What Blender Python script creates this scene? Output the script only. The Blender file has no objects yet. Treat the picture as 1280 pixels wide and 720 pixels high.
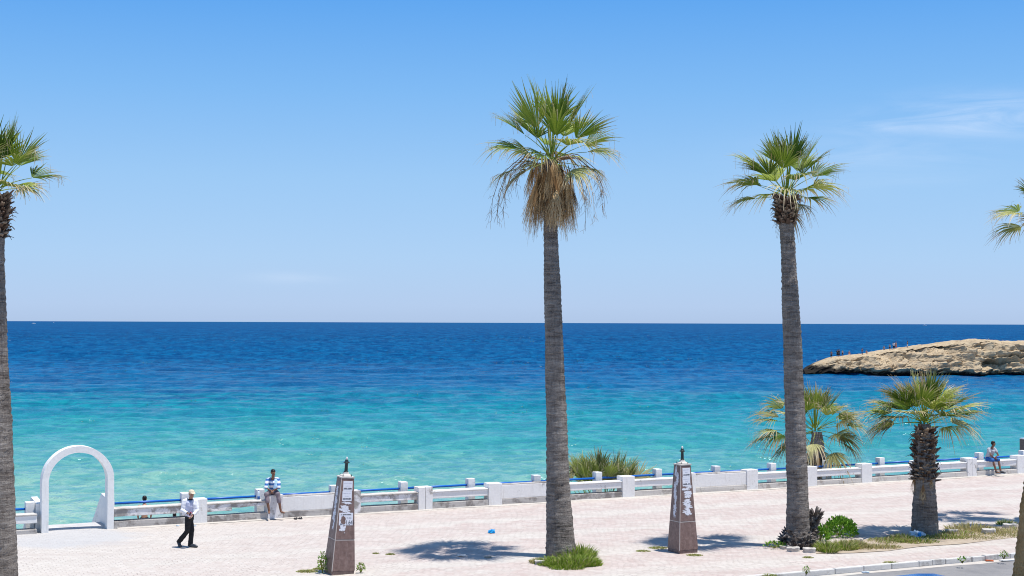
import bpy, bmesh, math, random
import numpy as np
from mathutils import Vector, Matrix, noise

S = bpy.context.scene
COL = S.collection
rad = math.radians
F, H, PITCH, ROLL = 1778.0, 6.87, math.atan(43.3 / 1778.0), math.atan(4.4 / 1280.0)
SEA = -4.0

# ------------------------------------------------------------------ survey of the place
def ray(px, py):
    u, v = px - 640.0, py - 360.0
    c, s = math.cos(ROLL), math.sin(ROLL)
    u, v = u * c + v * s, -u * s + v * c
    c, s = math.cos(PITCH), math.sin(PITCH)
    return Vector((u, F * c + v * s, F * s - v * c))
def G(px, py, z=0.0):
    r = ray(px, py); t = (z - H) / r.z
    return Vector((r.x * t, r.y * t, z))
def D(px, py, Y):
    r = ray(px, py); return Vector((0, 0, H)) + r * (Y / r.y)

WA = Vector((-12.9796, 47.3783, 0)); WANG = rad(26.6)
WD = Vector((math.cos(WANG), math.sin(WANG), 0)); WN = Vector((-math.sin(WANG), math.cos(WANG), 0))
def W(s, o, z=0.0):
    return WA + WD * s + WN * o + Vector((0, 0, z))
MW = Matrix.Translation(WA) @ Matrix.Rotation(WANG, 4, 'Z')

# ------------------------------------------------------------------ object helpers
def tag(o, label=None, cat=None, group=None, kind=None):
    if label: o['label'] = label
    if cat: o['category'] = cat
    if group: o['group'] = group
    if kind: o['kind'] = kind
    return o
def thing(name, loc, label, cat, group=None, rz=0.0):
    o = bpy.data.objects.new(name, None); COL.objects.link(o)
    o.location = loc; o.rotation_euler = (0, 0, rz); o.empty_display_size = .2
    return tag(o, label, cat, group)

class MB:
    def __init__(s): s.v = []; s.f = []; s.m = []; s.c = []
    def add(s, vs, fs, mat=0, col=(0, .5, 0)):
        b = len(s.v); s.v += [tuple(v) for v in vs]
        s.f += [tuple(b + i for i in f) for f in fs]; s.m += [mat] * len(fs)
        if isinstance(col, list): s.c += col
        else: s.c += [col] * len(vs)
    def bm(s, b, mat=0, M=None, col=(0, .5, 0)):
        b.verts.index_update()
        s.add([(M @ v.co) if M else v.co for v in b.verts], [[v.index for v in f.verts] for f in b.faces], mat, col); b.free()
    def box(s, lo, hi, bev=0.0, M=None, mat=0, rough=0.0, col=(0, .5, 0), cuts=0):
        b = bmesh.new(); bmesh.ops.create_cube(b, size=1)
        lo, hi = Vector(lo), Vector(hi); c = (lo + hi) / 2; d = hi - lo
        for v in b.verts: v.co = Vector((c[i] + v.co[i] * d[i] for i in range(3)))
        if bev: bmesh.ops.bevel(b, geom=b.edges[:], offset=bev, segments=2, affect='EDGES', profile=.6)
        if cuts: bmesh.ops.subdivide_edges(b, edges=b.edges[:], cuts=cuts, use_grid_fill=True)
        if rough:
            for v in b.verts: v.co += noise.noise_vector(v.co * 7.3 + Vector((lo.x * 3, 7, 1))) * rough
        s.bm(b, mat, M, col)
    def tube(s, pts, rads, n=8, mat=0, col=(0, .5, 0), cap=True, flat=1.0):
        pts = [Vector(p) for p in pts]; k = len(pts)
        if not hasattr(rads, '__len__'): rads = [rads] * k
        ref = Vector((0, 0, 1))
        if abs((pts[-1] - pts[0]).normalized().z) > .9: ref = Vector((1, 0, 0))
        vs, cs = [], []
        for i, p in enumerate(pts):
            t = (pts[min(i + 1, k - 1)] - pts[max(i - 1, 0)]).normalized()
            a = t.cross(ref).normalized(); b2 = a.cross(t)
            r = rads[i]; r = r if hasattr(r, '__len__') else (r, r * flat)
            for j in range(n):
                q = 2 * math.pi * j / n
                vs.append(p + a * (math.cos(q) * r[0]) + b2 * (math.sin(q) * r[1]))
                cs.append(col[i] if isinstance(col, list) else col)
        fs = [(i * n + j, i * n + (j + 1) % n, (i + 1) * n + (j + 1) % n, (i + 1) * n + j) for i in range(k - 1) for j in range(n)]
        if cap: fs += [tuple(range(n - 1, -1, -1)), tuple((k - 1) * n + j for j in range(n))]
        s.add(vs, fs, mat, cs)
    def lathe(s, prof, n=20, mat=0, M=None):
        vs = [((M @ Vector(p)) if M else Vector(p)) for r, z in prof for p in [(r * math.cos(2 * math.pi * j / n), r * math.sin(2 * math.pi * j / n), z) for j in range(n)]]
        k = len(prof)
        fs = [(i * n + j, i * n + (j + 1) % n, (i + 1) * n + (j + 1) % n, (i + 1) * n + j) for i in range(k - 1) for j in range(n)]
        fs += [tuple(range(n - 1, -1, -1)), tuple((k - 1) * n + j for j in range(n))]
        s.add(vs, fs, mat)
    def mesh(s, name, mats, smooth=False, off=None):
        me = bpy.data.meshes.new(name)
        v = np.array(s.v, dtype=np.float64)
        if off is not None: v = v - np.array(off)
        me.from_pydata(v.tolist(), [], s.f)
        for m in (mats if isinstance(mats, (list, tuple)) else [mats]): me.materials.append(m)
        me.polygons.foreach_set('material_index', s.m)
        if smooth: me.polygons.foreach_set('use_smooth', [True] * len(s.f))
        a = me.color_attributes.new('tint', 'FLOAT_COLOR', 'POINT')
        a.data.foreach_set('color', [x for c in s.c for x in (c[0], c[1], c[2], 1.0)])
        me.update(); return me
    def build(s, name, mats, parent=None, smooth=False, local=False, org=None):
        off = None
        if parent is not None and not local: off = parent.location
        if org is not None: off = org
        o = bpy.data.objects.new(name, s.mesh(name, mats, smooth, off)); COL.objects.link(o)
        if parent is not None: o.parent = parent
        elif org is not None: o.location = org
        return o

# ------------------------------------------------------------------ materials
class NT:
    def __init__(s, name):
        s.mat = bpy.data.materials.new(name); s.mat.use_nodes = True
        s.t = s.mat.node_tree; s.n = s.t.nodes; s.p = s.n['Principled BSDF']; s.out = s.n['Material Output']
    def nd(s, typ, **kw):
        n = s.n.new(typ)
        for k, v in kw.items():
            if k[0] == '_': n.inputs[k[1:].replace('_', ' ')].default_value = v
            else: setattr(n, k, v)
        return n
    def L(s, a, b): s.t.links.new(a, b)
    def pos(s, scale=(1, 1, 1), rz=0.0, kind='Object', loc=(0, 0, 0)):
        if kind == 'World': o = s.nd('ShaderNodeNewGeometry').outputs['Position']
        else: o = s.nd('ShaderNodeTexCoord').outputs[kind]
        m = s.nd('ShaderNodeMapping'); m.inputs['Scale'].default_value = scale; m.inputs['Rotation'].default_value = (0, 0, rz); m.inputs['Location'].default_value = loc
        s.L(o, m.inputs[0]); return m.outputs[0]
    def noise(s, vec, scale, detail=4, rough=.55, dist=0.0):
        n = s.nd('ShaderNodeTexNoise'); n.inputs['Scale'].default_value = scale; n.inputs['Detail'].default_value = detail
        n.inputs['Roughness'].default_value = rough; n.inputs['Distortion'].default_value = dist
        s.L(vec, n.inputs['Vector']); return n.outputs['Fac']
    def ramp(s, fac, stops, mode='LINEAR'):
        r = s.nd('ShaderNodeValToRGB'); cr = r.color_ramp; cr.interpolation = mode
        while len(cr.elements) < len(stops): cr.elements.new(.5)
        for e, (p, c) in zip(cr.elements, stops):
            e.position = p; e.color = (*c, 1) if hasattr(c, '__len__') else (c, c, c, 1)
        s.L(fac, r.inputs[0]); return r.outputs[0]
    def mix(s, fac, a, b, bt='MIX'):
        m = s.nd('ShaderNodeMix', data_type='RGBA', blend_type=bt)
        for sock, val in ((m.inputs[0], fac), (m.inputs[6], a), (m.inputs[7], b)):
            if hasattr(val, 'is_linked'): s.L(val, sock)
            elif hasattr(val, '__len__'): sock.default_value = (*val, 1)
            else: sock.default_value = val
        return m.outputs[2]
    def math(s, op, a, b=0.0, c=None):
        m = s.nd('ShaderNodeMath', operation=op)
        for i, v in enumerate((a, b, c)):
            if v is None: continue
            if hasattr(v, 'is_linked'): s.L(v, m.inputs[i])
            else: m.inputs[i].default_value = v
        return m.outputs[0]
    def sep(s, vec):
        n = s.nd('ShaderNodeSeparateXYZ'); s.L(vec, n.inputs[0]); return n.outputs
    def bump(s, h, strength=.5, dist=.02, prev=None):
        b = s.nd('ShaderNodeBump'); b.inputs['Strength'].default_value = strength; b.inputs['Distance'].default_value = dist
        s.L(h, b.inputs['Height'])
        if prev is not None: s.L(prev, b.inputs['Normal'])
        return b.outputs[0]
    def fin(s, col=None, rough=.8, spec=.3, normal=None, metal=0.0):
        p = s.p
        if col is not None:
            if hasattr(col, 'is_linked'): s.L(col, p.inputs['Base Color'])
            else: p.inputs['Base Color'].default_value = (*col, 1)
        if hasattr(rough, 'is_linked'): s.L(rough, p.inputs['Roughness'])
        else: p.inputs['Roughness'].default_value = rough
        p.inputs['Specular IOR Level'].default_value = spec; p.inputs['Metallic'].default_value = metal
        if normal is not None: s.L(normal, p.inputs['Normal'])
        return s.mat

def plain(name, col, rough=.6, var=.25, scale=6.0, spec=.3, metal=0.0, bump=.0):
    t = NT(name); v = t.pos()
    f = t.noise(v, scale, 5, .6)
    c = t.mix(f, tuple(x * (1 - var) for x in col), tuple(min(1, x * (1 + var)) for x in col))
    return t.fin(c, rough, spec, t.bump(f, bump, .02) if bump else None, metal)

def mat_concrete(name, paint, bare, dirt, wear=.5, topdirt=True):
    t = NT(name); v = t.pos(kind='World')
    big = t.noise(v, 1.1, 5, .62); fine = t.noise(v, 14, 5, .6); mid = t.noise(v, 3.4, 6, .68, .4)
    c = t.mix(t.ramp(fine, [(.35, .0), (.7, 1.0)]), tuple(x * .93 for x in paint), paint)
    mask = t.ramp(t.math('ADD', t.math('MULTIPLY', big, .55), t.math('MULTIPLY', mid, .45)), [(.62 - .18 * wear, 0.0), (.68 - .16 * wear, 1.0)])
    bc = t.mix(mid, tuple(x * .62 for x in bare), bare)
    c = t.mix(mask, c, bc)
    vs = t.pos(scale=(6, 6, .7), kind='World')
    st = t.ramp(t.noise(vs, 1.6, 4, .6), [(.56, 0.0), (.75, .55)])
    c = t.mix(st, c, t.mix(.5, c, dirt))
    return t.fin(c, .88, .15, t.bump(t.math('ADD', fine, mid), .35, .02))

M = {}
M['white_wall'] = mat_concrete('white_painted_concrete', (.83, .81, .785), (.46, .43, .40), (.42, .37, .32), .24)
M['worn_wall'] = mat_concrete('worn_painted_concrete', (.78, .76, .76), (.40, .37, .34), (.34, .29, .25), .78)
M['kerb_base'] = mat_concrete('bare_concrete_footing', (.50, .47, .44), (.30, .27, .25), (.24, .20, .17), .75)
M['arch_white'] = mat_concrete('whitewash', (.86, .845, .82), (.58, .55, .52), (.42, .37, .33), .16)
M['cap_stone'] = mat_concrete('cap_stone', (.62, .58, .53), (.48, .43, .38), (.3, .27, .24), .5)

def mat_paving():
    t = NT('concrete_pavers')
    vw = t.pos(kind='World'); r = t.pos(kind='World', rz=-WANG - rad(0))
    wob = t.noise(vw, .5, 2); 
    r2 = t.nd('ShaderNodeVectorMath', operation='ADD'); t.L(r, r2.inputs[0])
    cx = t.nd('ShaderNodeCombineXYZ'); t.L(t.math('MULTIPLY', wob, .5), cx.inputs[0]); t.L(t.math('MULTIPLY', t.noise(vw, .31, 4), 1.1), cx.inputs[1])
    t.L(cx.outputs[0], r2.inputs[1]); rr = r2.outputs[0]
    b = t.nd('ShaderNodeTexBrick'); t.L(rr, b.inputs['Vector'])
    b.offset = .5
    b.inputs['Color1'].default_value = (.0, .0, .0, 1); b.inputs['Color2'].default_value = (1, 1, 1, 1); b.inputs['Mortar'].default_value = (.5, .5, .5, 1)
    b.inputs['Scale'].default_value = 1.0; b.inputs['Mortar Size'].default_value = .014; b.inputs['Mortar Smooth'].default_value = .3
    b.inputs['Brick Width'].default_value = .22; b.inputs['Row Height'].default_value = .20
    per = b.outputs['Color']; mort = b.outputs['Fac']
    pink = t.mix(per, (.46, .372, .338), (.535, .45, .41)); pale = t.mix(per, (.53, .497, .444), (.585, .55, .495))
    o = t.sep(rr)[1]
    o = t.math('SUBTRACT', o, (WA.x * -math.sin(WANG) + WA.y * math.cos(WANG)))
    oo = t.math('ADD', o, t.math('MULTIPLY', t.math('SUBTRACT', t.noise(vw, .55, 5, .65), .5), 2.6))
    fr = t.math('FRACT', t.math('DIVIDE', t.math('ADD', oo, 40.3), 3.7))
    band = t.ramp(fr, [(.0, 1.0), (.18, .85), (.30, .0), (.88, .0), (1.0, 1.0)])
    xs = t.sep(vw)[0]
    leftm = t.nd('ShaderNodeMapRange'); leftm.inputs[1].default_value = -1; leftm.inputs[2].default_value = -13; leftm.clamp = True
    t.L(t.math('ADD', xs, t.math('MULTIPLY', t.math('SUBTRACT', t.noise(vw, .22, 4), .5), 9)), leftm.inputs[0])
    pm = t.math('MAXIMUM', t.math('MULTIPLY', band, .75), t.math('MULTIPLY', leftm.outputs[0], .75))
    patch = t.ramp(t.noise(vw, .8, 6, .7), [(.5, 0.0), (.68, .7)])
    pm = t.math('MAXIMUM', pm, patch)
    c = t.mix(pm, pink, pale)
    # sand and dust in the joints and over the stones
    dust = t.ramp(t.noise(vw, 2.2, 7, .72), [(.42, 0.0), (.66, .6)])
    c = t.mix(dust, c, (.575, .54, .495))
    c = t.mix(t.math('MULTIPLY', t.math('SUBTRACT', 1.0, mort), 0.0), c, c)
    jm = t.math('MULTIPLY', mort, t.ramp(t.noise(vw, 1.3, 5, .7), [(.42, .03), (.70, .75)]))
    c = t.mix(jm, c, (.27, .22, .20))
    stain = t.ramp(t.noise(vw, .9, 8, .75, .8), [(.57, 0.0), (.70, .55)])
    c = t.mix(stain, c, (.40, .34, .31))
    # the grey screed in front of the arch, with a ragged edge
    lane = t.ramp(t.noise(t.pos(scale=(.16, 1.1, 1), kind='World', rz=-WANG), 1.0, 6, .7, .4), [(.52, 0.0), (.70, .55)])
    c = t.mix(lane, c, (.43, .355, .32))
    ac = W(-2.0, -1.2); dv = t.nd('ShaderNodeVectorMath', operation='DISTANCE'); t.L(vw, dv.inputs[0]); dv.inputs[1].default_value = tuple(ac)
    dn = t.math('ADD', dv.outputs['Value'], t.math('MULTIPLY', t.math('SUBTRACT', t.noise(vw, .9, 6, .68), .5), 3.0))
    ap = t.nd('ShaderNodeMapRange'); ap.clamp = True; ap.inputs[1].default_value = 2.6; ap.inputs[2].default_value = 1.7; ap.inputs[3].default_value = 0; ap.inputs[4].default_value = .85
    t.L(dn, ap.inputs[0]); c = t.mix(ap.outputs[0], c, t.mix(t.noise(vw, 3, 5, .6), (.40, .39, .385), (.54, .53, .52)))
    spk = t.ramp(t.noise(vw, 9, 3, .6), [(.70, 0.0), (.76, .5)])
    c = t.mix(spk, c, (.20, .165, .145))
    hh = t.math('ADD', t.math('MULTIPLY', mort, -1.0), t.math('ADD', t.math('MULTIPLY', per, .2), t.math('MULTIPLY', t.noise(vw, 7, 5, .7), .9)))
    return t.fin(c, .9, .1, t.bump(hh, .55, .02))
M['paving'] = mat_paving()

def mat_ground(name, a, b, scale=1.5, spk=.3, bump=.4):
    t = NT(name); v = t.pos(kind='World')
    f = t.noise(v, scale, 8, .68); g = t.noise(v, 30, 3, .6)
    c = t.mix(t.ramp(f, [(.3, 0.0), (.7, 1.0)]), a, b)
    c = t.mix(t.ramp(g, [(.55, 0.0), (.75, spk)]), c, tuple(x * .5 for x in a))
    return t.fin(c, .92, .12, t.bump(g, bump, .02))
M['asphalt'] = mat_ground('dusty_asphalt', (.20, .195, .20), (.29, .28, .275), 1.2, .35)
M['soil'] = mat_ground('dry_soil', (.34, .27, .20), (.50, .42, .33), 2.5, .4)
M['sand'] = mat_ground('beach_sand', (.46, .38, .28), (.60, .52, .40), .8, .2)
M['dust'] = mat_ground('pale_dust', (.47, .43, .39), (.58, .54, .49), 2.5, .15)
M['apron'] = mat_ground('grey_apron', (.42, .41, .41), (.58, .56, .55), 1.6, .3)
M['kerb_stone'] = mat_concrete('kerb_stone', (.62, .60, .57), (.44, .41, .38), (.3, .27, .24), .6)
M['terrace'] = mat_ground('terrace_concrete', (.36, .34, .31), (.5, .47, .43), 1.2, .3)

def mat_leaf(name, greens, tans, trans=.2):
    t = NT(name)
    a = t.nd('ShaderNodeAttribute', attribute_name='tint'); s = t.nd('ShaderNodeSeparateColor'); t.L(a.outputs['Color'], s.inputs[0])
    dry, rnd = s.outputs[0], s.outputs[1]
    g = t.ramp(rnd, [(0, greens[0]), (.5, greens[1]), (1, greens[2])])
    d = t.ramp(rnd, [(0, tans[0]), (.5, tans[1]), (1, tans[2])])
    c = t.mix(dry, g, d)
    t.fin(c, .55, .2)
    tr = t.nd('ShaderNodeBsdfTranslucent'); t.L(c, tr.inputs[0])
    m = t.nd('ShaderNodeMixShader'); m.inputs[0].default_value = trans
    t.L(t.p.outputs[0], m.inputs[1]); t.L(tr.outputs[0], m.inputs[2]); t.L(m.outputs[0], t.out.inputs[0])
    return t.mat
M['fan'] = mat_leaf('palm_leaf', [(.024, .062, .006), (.115, .195, .016), (.34, .40, .055)], [(.30, .20, .10), (.48, .36, .20), (.68, .58, .40)])  # green range widened to hold lit and shaded leaf tones as colour
M['dead'] = mat_leaf('dead_palm_leaf', [(.07, .034, .014), (.26, .145, .06), (.55, .36, .17)], [(.22, .13, .06), (.44, .29, .145), (.70, .54, .32)], .12)
M['grass'] = mat_leaf('grass_blade', [(.09, .17, .015), (.22, .34, .035), (.45, .52, .08)], [(.34, .27, .12), (.50, .41, .21), (.66, .57, .35)], .42)
M['shrub'] = mat_leaf('shrub_leaf', [(.06, .16, .015), (.16, .34, .03), (.32, .52, .07)], [(.2, .2, .05), (.3, .28, .1), (.4, .36, .16)])
M['burnt'] = mat_leaf('burnt_leaf_base', [(.025, .022, .022), (.085, .075, .07), (.27, .24, .215)], [(.05, .04, .035), (.13, .11, .10), (.3, .26, .23)], .02)
M['boot'] = mat_leaf('leaf_base_stub', [(.03, .017, .012), (.085, .052, .036), (.22, .15, .105)], [(.05, .03, .02), (.13, .085, .06), (.42, .33, .24)], .02)

def mat_trunk(name, dark, mid, light, ring=9.0):
    t = NT(name); v = t.pos(); 
    vr = t.pos(scale=(1.2, 1.2, ring)); vf = t.pos(scale=(14, 14, 1.6))
    r = t.noise(vr, 1.6, 5, .62, .5); f = t.noise(vf, 1.5, 5, .65); big = t.noise(v, 1.4, 5, .6); fine = t.noise(v, 28, 4, .65)
    k = t.math('ADD', t.math('ADD', t.math('MULTIPLY', r, .36), t.math('MULTIPLY', f, .18)), t.math('ADD', t.math('MULTIPLY', big, .30), t.math('MULTIPLY', fine, .22)))
    c = t.ramp(k, [(.39, dark), (.52, mid), (.66, light)])
    h = t.math('ADD', t.math('MULTIPLY', r, 1.2), t.math('ADD', t.math('MULTIPLY', f, .8), t.math('MULTIPLY', fine, .6)))
    return t.fin(c, .92, .1, t.bump(h, 1.0, .07))
M['trunk'] = mat_trunk('grey_palm_bark', (.058, .046, .038), (.235, .203, .178), (.43, .39, .35))
M['trunk_brown'] = mat_trunk('brown_palm_bark', (.12, .07, .035), (.46, .27, .11), (.62, .42, .21), 2.0)

def mat_marble(name='brown_stone_cladding'):
    t = NT(name); v = t.pos()
    f = t.noise(v, 9, 8, .7, .6); g = t.noise(t.pos(scale=(5, 5, .8)), 3.5, 6, .7)
    c = t.ramp(f, [(.3, (.125, .076, .065)), (.55, (.21, .135, .115)), (.75, (.30, .205, .178))])
    c = t.mix(t.ramp(g, [(.5, 0.0), (.8, .6)]), c, (.30, .23, .20))
    return t.fin(c, .42, .4, t.bump(f, .1, .01))
M['marble'] = mat_marble()
M['poster'] = plain('poster_paper', (.74, .74, .78), .8, .06, 14)
M['ink'] = plain('printed_ink', (.05, .055, .075), .8, .3, 20)
M['ink_pale'] = plain('faded_ink', (.38, .40, .50), .8, .3, 40)
M['joint'] = plain('pale_mortar', (.55, .48, .43), .9, .2, 20)
M['lamp_metal'] = plain('dark_green_paint', (.018, .032, .028), .4, .3, 20, .5)
M['blue_pipe'] = plain('blue_paint', (.008, .135, .52), .38, .25, 4, .5)
M['skin'] = plain('skin', (.36, .20, .135), .55, .12, 12)
M['skin_dark'] = plain('tanned_skin', (.20, .10, .062), .55, .12, 12)
M['skin_bather'] = plain('bather_skin', (.42, .235, .15), .5, .12, 12)
M['hair'] = plain('black_hair', (.012, .010, .009), .5, .3, 40)
M['white_cloth'] = plain('white_cotton', (.74, .74, .78), .85, .06, 8)
M['lilac_cloth'] = plain('pale_lilac_cotton', (.52, .54, .68), .85, .06, 8)
M['black_cloth'] = plain('black_cloth', (.014, .014, .016), .8, .3, 10)
M['grey_cloth'] = plain('grey_marl_cotton', (.40, .40, .43), .85, .15, 30)
M['mauve_cloth'] = plain('faded_mauve_cotton', (.215, .175, .195), .85, .15, 12)
M['blue_cloth'] = plain('blue_cloth', (.03, .12, .36), .8, .2, 10)
M['beige_cloth'] = plain('beige_cotton', (.62, .54, .40), .85, .1, 10)
M['towel'] = plain('pale_blue_towel', (.42, .62, .78), .9, .2, 22)
M['leather'] = plain('dark_shoe', (.03, .035, .045), .4, .3, 20, .5)
M['pink'] = plain('pink_plastic', (.65, .06, .18), .4, .1, 10)
M['bag'] = plain('turquoise_plastic', (.01, .33, .70), .35, .15, 9, .5)
M['clear'] = plain('pale_clear_plastic', (.62, .72, .80), .15, .1, 9, .5)
M['whiteplastic'] = plain('white_plastic', (.8, .8, .8), .35, .04, 9, .5)
M['redplastic'] = plain('orange_red_plastic', (.55, .12, .04), .5, .1, 9)
M['paperlitter'] = plain('paper', (.68, .66, .62), .8, .1, 9)
M['greybrown'] = plain('weathered_brown_metal', (.15, .115, .10), .6, .3, 8)
M['stone'] = mat_ground('loose_stone', (.40, .37, .33), (.62, .58, .53), 4, .3)
M['rubber'] = plain('tyre_rubber', (.02, .02, .02), .8, .2, 10)
M['steel'] = plain('alloy', (.5, .5, .52), .35, .05, 10, .5, .8)
M['glassdark'] = plain('tinted_glass', (.01, .014, .02), .06, .1, 4, .6)
M['bluecar'] = plain('blue_car_paint', (.02, .13, .42), .25, .06, 3, .6)
M['lampwhite'] = plain('frosted_white', (.75, .73, .7), .4, .05, 10)

def stripes():
    t = NT('blue_striped_cotton'); v = t.pos(); z = t.sep(v)[2]
    w = t.math('FRACT', t.math('MULTIPLY', t.math('ADD', z, t.math('MULTIPLY', t.noise(v, 5, 2), .03)), 6.3))
    c = t.mix(t.ramp(w, [(.50, 0.0), (.55, 1.0)]), (.72, .74, .80), (.05, .16, .42))
    return t.fin(c, .85, .15)
M['stripe'] = stripes()

def mat_rock():
    t = NT('limestone'); v = t.pos(kind='World'); z = t.sep(v)[2]
    f = t.noise(v, .35, 8, .68, .6); g = t.noise(v, 2.2, 6, .7)
    c = t.ramp(t.math('ADD', t.math('MULTIPLY', f, .6), t.math('MULTIPLY', g, .4)), [(.34, (.29, .215, .135)), (.5, (.50, .39, .255)), (.66, (.62, .51, .345))])
    vs = t.pos(scale=(.25, .25, 2.0), kind='World')
    c = t.mix(t.ramp(t.noise(vs, 1.2, 5, .6), [(.52, 0.0), (.68, .45)]), c, (.30, .225, .155))
    zn = t.math('ADD', z, t.math('MULTIPLY', t.math('SUBTRACT', t.noise(v, .5, 5, .7), .5), 2.4))
    xx = t.sep(v)[0]
    tip = t.nd('ShaderNodeMapRange'); tip.clamp = True
    tip.inputs[1].default_value = 63; tip.inputs[2].default_value = 74; tip.inputs[3].default_value = 1.6; tip.inputs[4].default_value = 0.0
    t.L(xx, tip.inputs[0]); zn = t.math('SUBTRACT', zn, tip.outputs[0])
    wet = t.nd('ShaderNodeMapRange'); wet.inputs[1].default_value = SEA + 1.1; wet.inputs[2].default_value = SEA + .5; wet.clamp = True
    t.L(zn, wet.inputs[0])
    c = t.mix(wet.outputs[0], c, (.03, .026, .022))
    return t.fin(c, .95, .05, t.bump(t.math('ADD', f, g), .8, .25))
M['rock'] = mat_rock()

def mat_sea():
    t = NT('sea_water'); v = t.pos(kind='World'); xyz = t.sep(v)
    # depth of the water: sand shelf near the shore, weed meadows, open sea
    off = t.math('ADD', xyz[1], t.math('MULTIPLY', xyz[0], -.02))
    vst = t.pos(scale=(.006, .016, 1), kind='World')
    n1 = t.math('MULTIPLY', t.math('SUBTRACT', t.noise(vst, 1.0, 5, .62), .5), 85)
    vst2 = t.pos(scale=(.02, .06, 1), kind='World', loc=(3, 1, 0))
    n2 = t.math('MULTIPLY', t.math('SUBTRACT', t.noise(vst2, 1.0, 4, .6), .5), 34)
    dd = t.math('ADD', off, t.math('ADD', n1, n2))
    lg = t.math('DIVIDE', t.math('LOGARITHM', t.math('MAXIMUM', t.math('DIVIDE', dd, 60.0), 1.0), math.e), 4.0)   # 60 m .. 3.3 km
    c = t.ramp(lg, [(.02, (.20, .40, .335)), (.12, (.12, .34, .30)), (.20, (.030, .255, .265)), (.28, (.002, .185, .24)), (.325, (.001, .135, .22)), (.352, (.0008, .098, .220)), (.42, (.0008, .078, .212)), (.8, (.0008, .066, .198)), (1, (.0009, .066, .195))])
    weed = t.ramp(t.noise(t.pos(scale=(.010, .045, 1), kind='World', loc=(9, 4, 0)), 1.0, 5, .6), [(.49, 0.0), (.57, 1.0)])
    wx = t.nd('ShaderNodeMapRange'); wx.clamp = True; wx.inputs[1].default_value = 30; wx.inputs[2].default_value = -50
    t.L(xyz[0], wx.inputs[0])
    wy = t.ramp(t.math('DIVIDE', xyz[1], 400.0), [(.38, 0.0), (.5, 1.0), (.9, 1.0), (1.0, 0.0)])
    wm = t.math('MULTIPLY', t.math('MULTIPLY', weed, wy), t.math('MULTIPLY', wx.outputs[0], .85))
    c = t.mix(wm, c, (.0008, .060, .165))
    # ripples by the shore, chop farther out, swell and wind streaks on the open sea
    def band(y0, y1, y2, y3):
        a = t.nd('ShaderNodeMapRange'); a.clamp = True; a.inputs[1].default_value = y0; a.inputs[2].default_value = y1; t.L(xyz[1], a.inputs[0])
        b = t.nd('ShaderNodeMapRange'); b.clamp = True; b.inputs[1].default_value = y2; b.inputs[2].default_value = y3; b.inputs[3].default_value = 1; b.inputs[4].default_value = 0; t.L(xyz[1], b.inputs[0])
        return t.math('MULTIPLY', a.outputs[0], b.outputs[0])
    tone = None; h = None
    for (y0, y1, y2, y3, sx, sy, amp, loc) in ((-10, 0, 110, 190, .80, 1.15, .28, 1), (-10, 0, 160, 300, .38, .60, .50, 2), (110, 180, 330, 600, .42, .24, 1.0, 3), (230, 400, 900, 1600, .28, .055, 3.2, 4), (600, 1000, 1e6, 2e6, .12, .013, 9.0, 5)):
        wgt = band(y0, y1, y2, y3); nn = t.noise(t.pos(scale=(sx, sy, 1), kind='World', loc=(loc * 3.1, loc * 1.7, 0)), 1.0, 4, .62, .35)
        c0 = t.math('MULTIPLY', t.math('SUBTRACT', nn, .5), wgt); hh = t.math('MULTIPLY', c0, amp)
        tone = c0 if tone is None else t.math('ADD', tone, c0); h = hh if h is None else t.math('ADD', h, hh)
    fm = t.nd('ShaderNodeMapRange'); fm.clamp = True; fm.inputs[1].default_value = 90; fm.inputs[2].default_value = 350; fm.inputs[3].default_value = .34; fm.inputs[4].default_value = 1.0; t.L(xyz[1], fm.inputs[0])
    ft = t.ramp(t.math('ADD', tone, .5), [(.38, 0.0), (.5, .42), (.61, 1.0)])
    c = t.mix(fm.outputs[0], c, t.mix(ft, t.mix(1.0, c, (.45, .66, .76), 'MULTIPLY'), t.mix(1.0, c, (2.6, 1.36, 1.20), 'MULTIPLY')))  # sky glints and shaded wave facets painted into the water colour
    cap = t.ramp(t.noise(t.pos(scale=(.22, .10, 1), kind='World'), 1.0, 7, .74), [(.735, 0.0), (.755, .85)])
    c = t.mix(cap, c, (.75, .8, .82))
    nb = t.bump(h, .8, 1.0)
    dif = t.nd('ShaderNodeBsdfDiffuse'); t.L(c, dif.inputs[0]); t.L(nb, dif.inputs['Normal'])
    gl = t.nd('ShaderNodeBsdfGlossy'); gl.inputs['Roughness'].default_value = .12; t.L(nb, gl.inputs['Normal']); gl.inputs[0].default_value = (.9, .95, 1, 1)
    fr = t.nd('ShaderNodeFresnel'); fr.inputs[0].default_value = 1.33; t.L(nb, fr.inputs['Normal'])
    mxr = t.nd('ShaderNodeMapRange'); mxr.clamp = True; mxr.inputs[1].default_value = 90; mxr.inputs[2].default_value = 420; mxr.inputs[3].default_value = .60; mxr.inputs[4].default_value = .07; t.L(xyz[1], mxr.inputs[0])
    k = t.math('MINIMUM', t.math('MULTIPLY', fr.outputs[0], .8), mxr.outputs[0])
    m = t.nd('ShaderNodeMixShader'); t.L(k, m.inputs[0]); t.L(dif.outputs[0], m.inputs[1]); t.L(gl.outputs[0], m.inputs[2])
    t.L(m.outputs[0], t.out.inputs[0]); return t.mat
M['sea'] = mat_sea()

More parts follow.
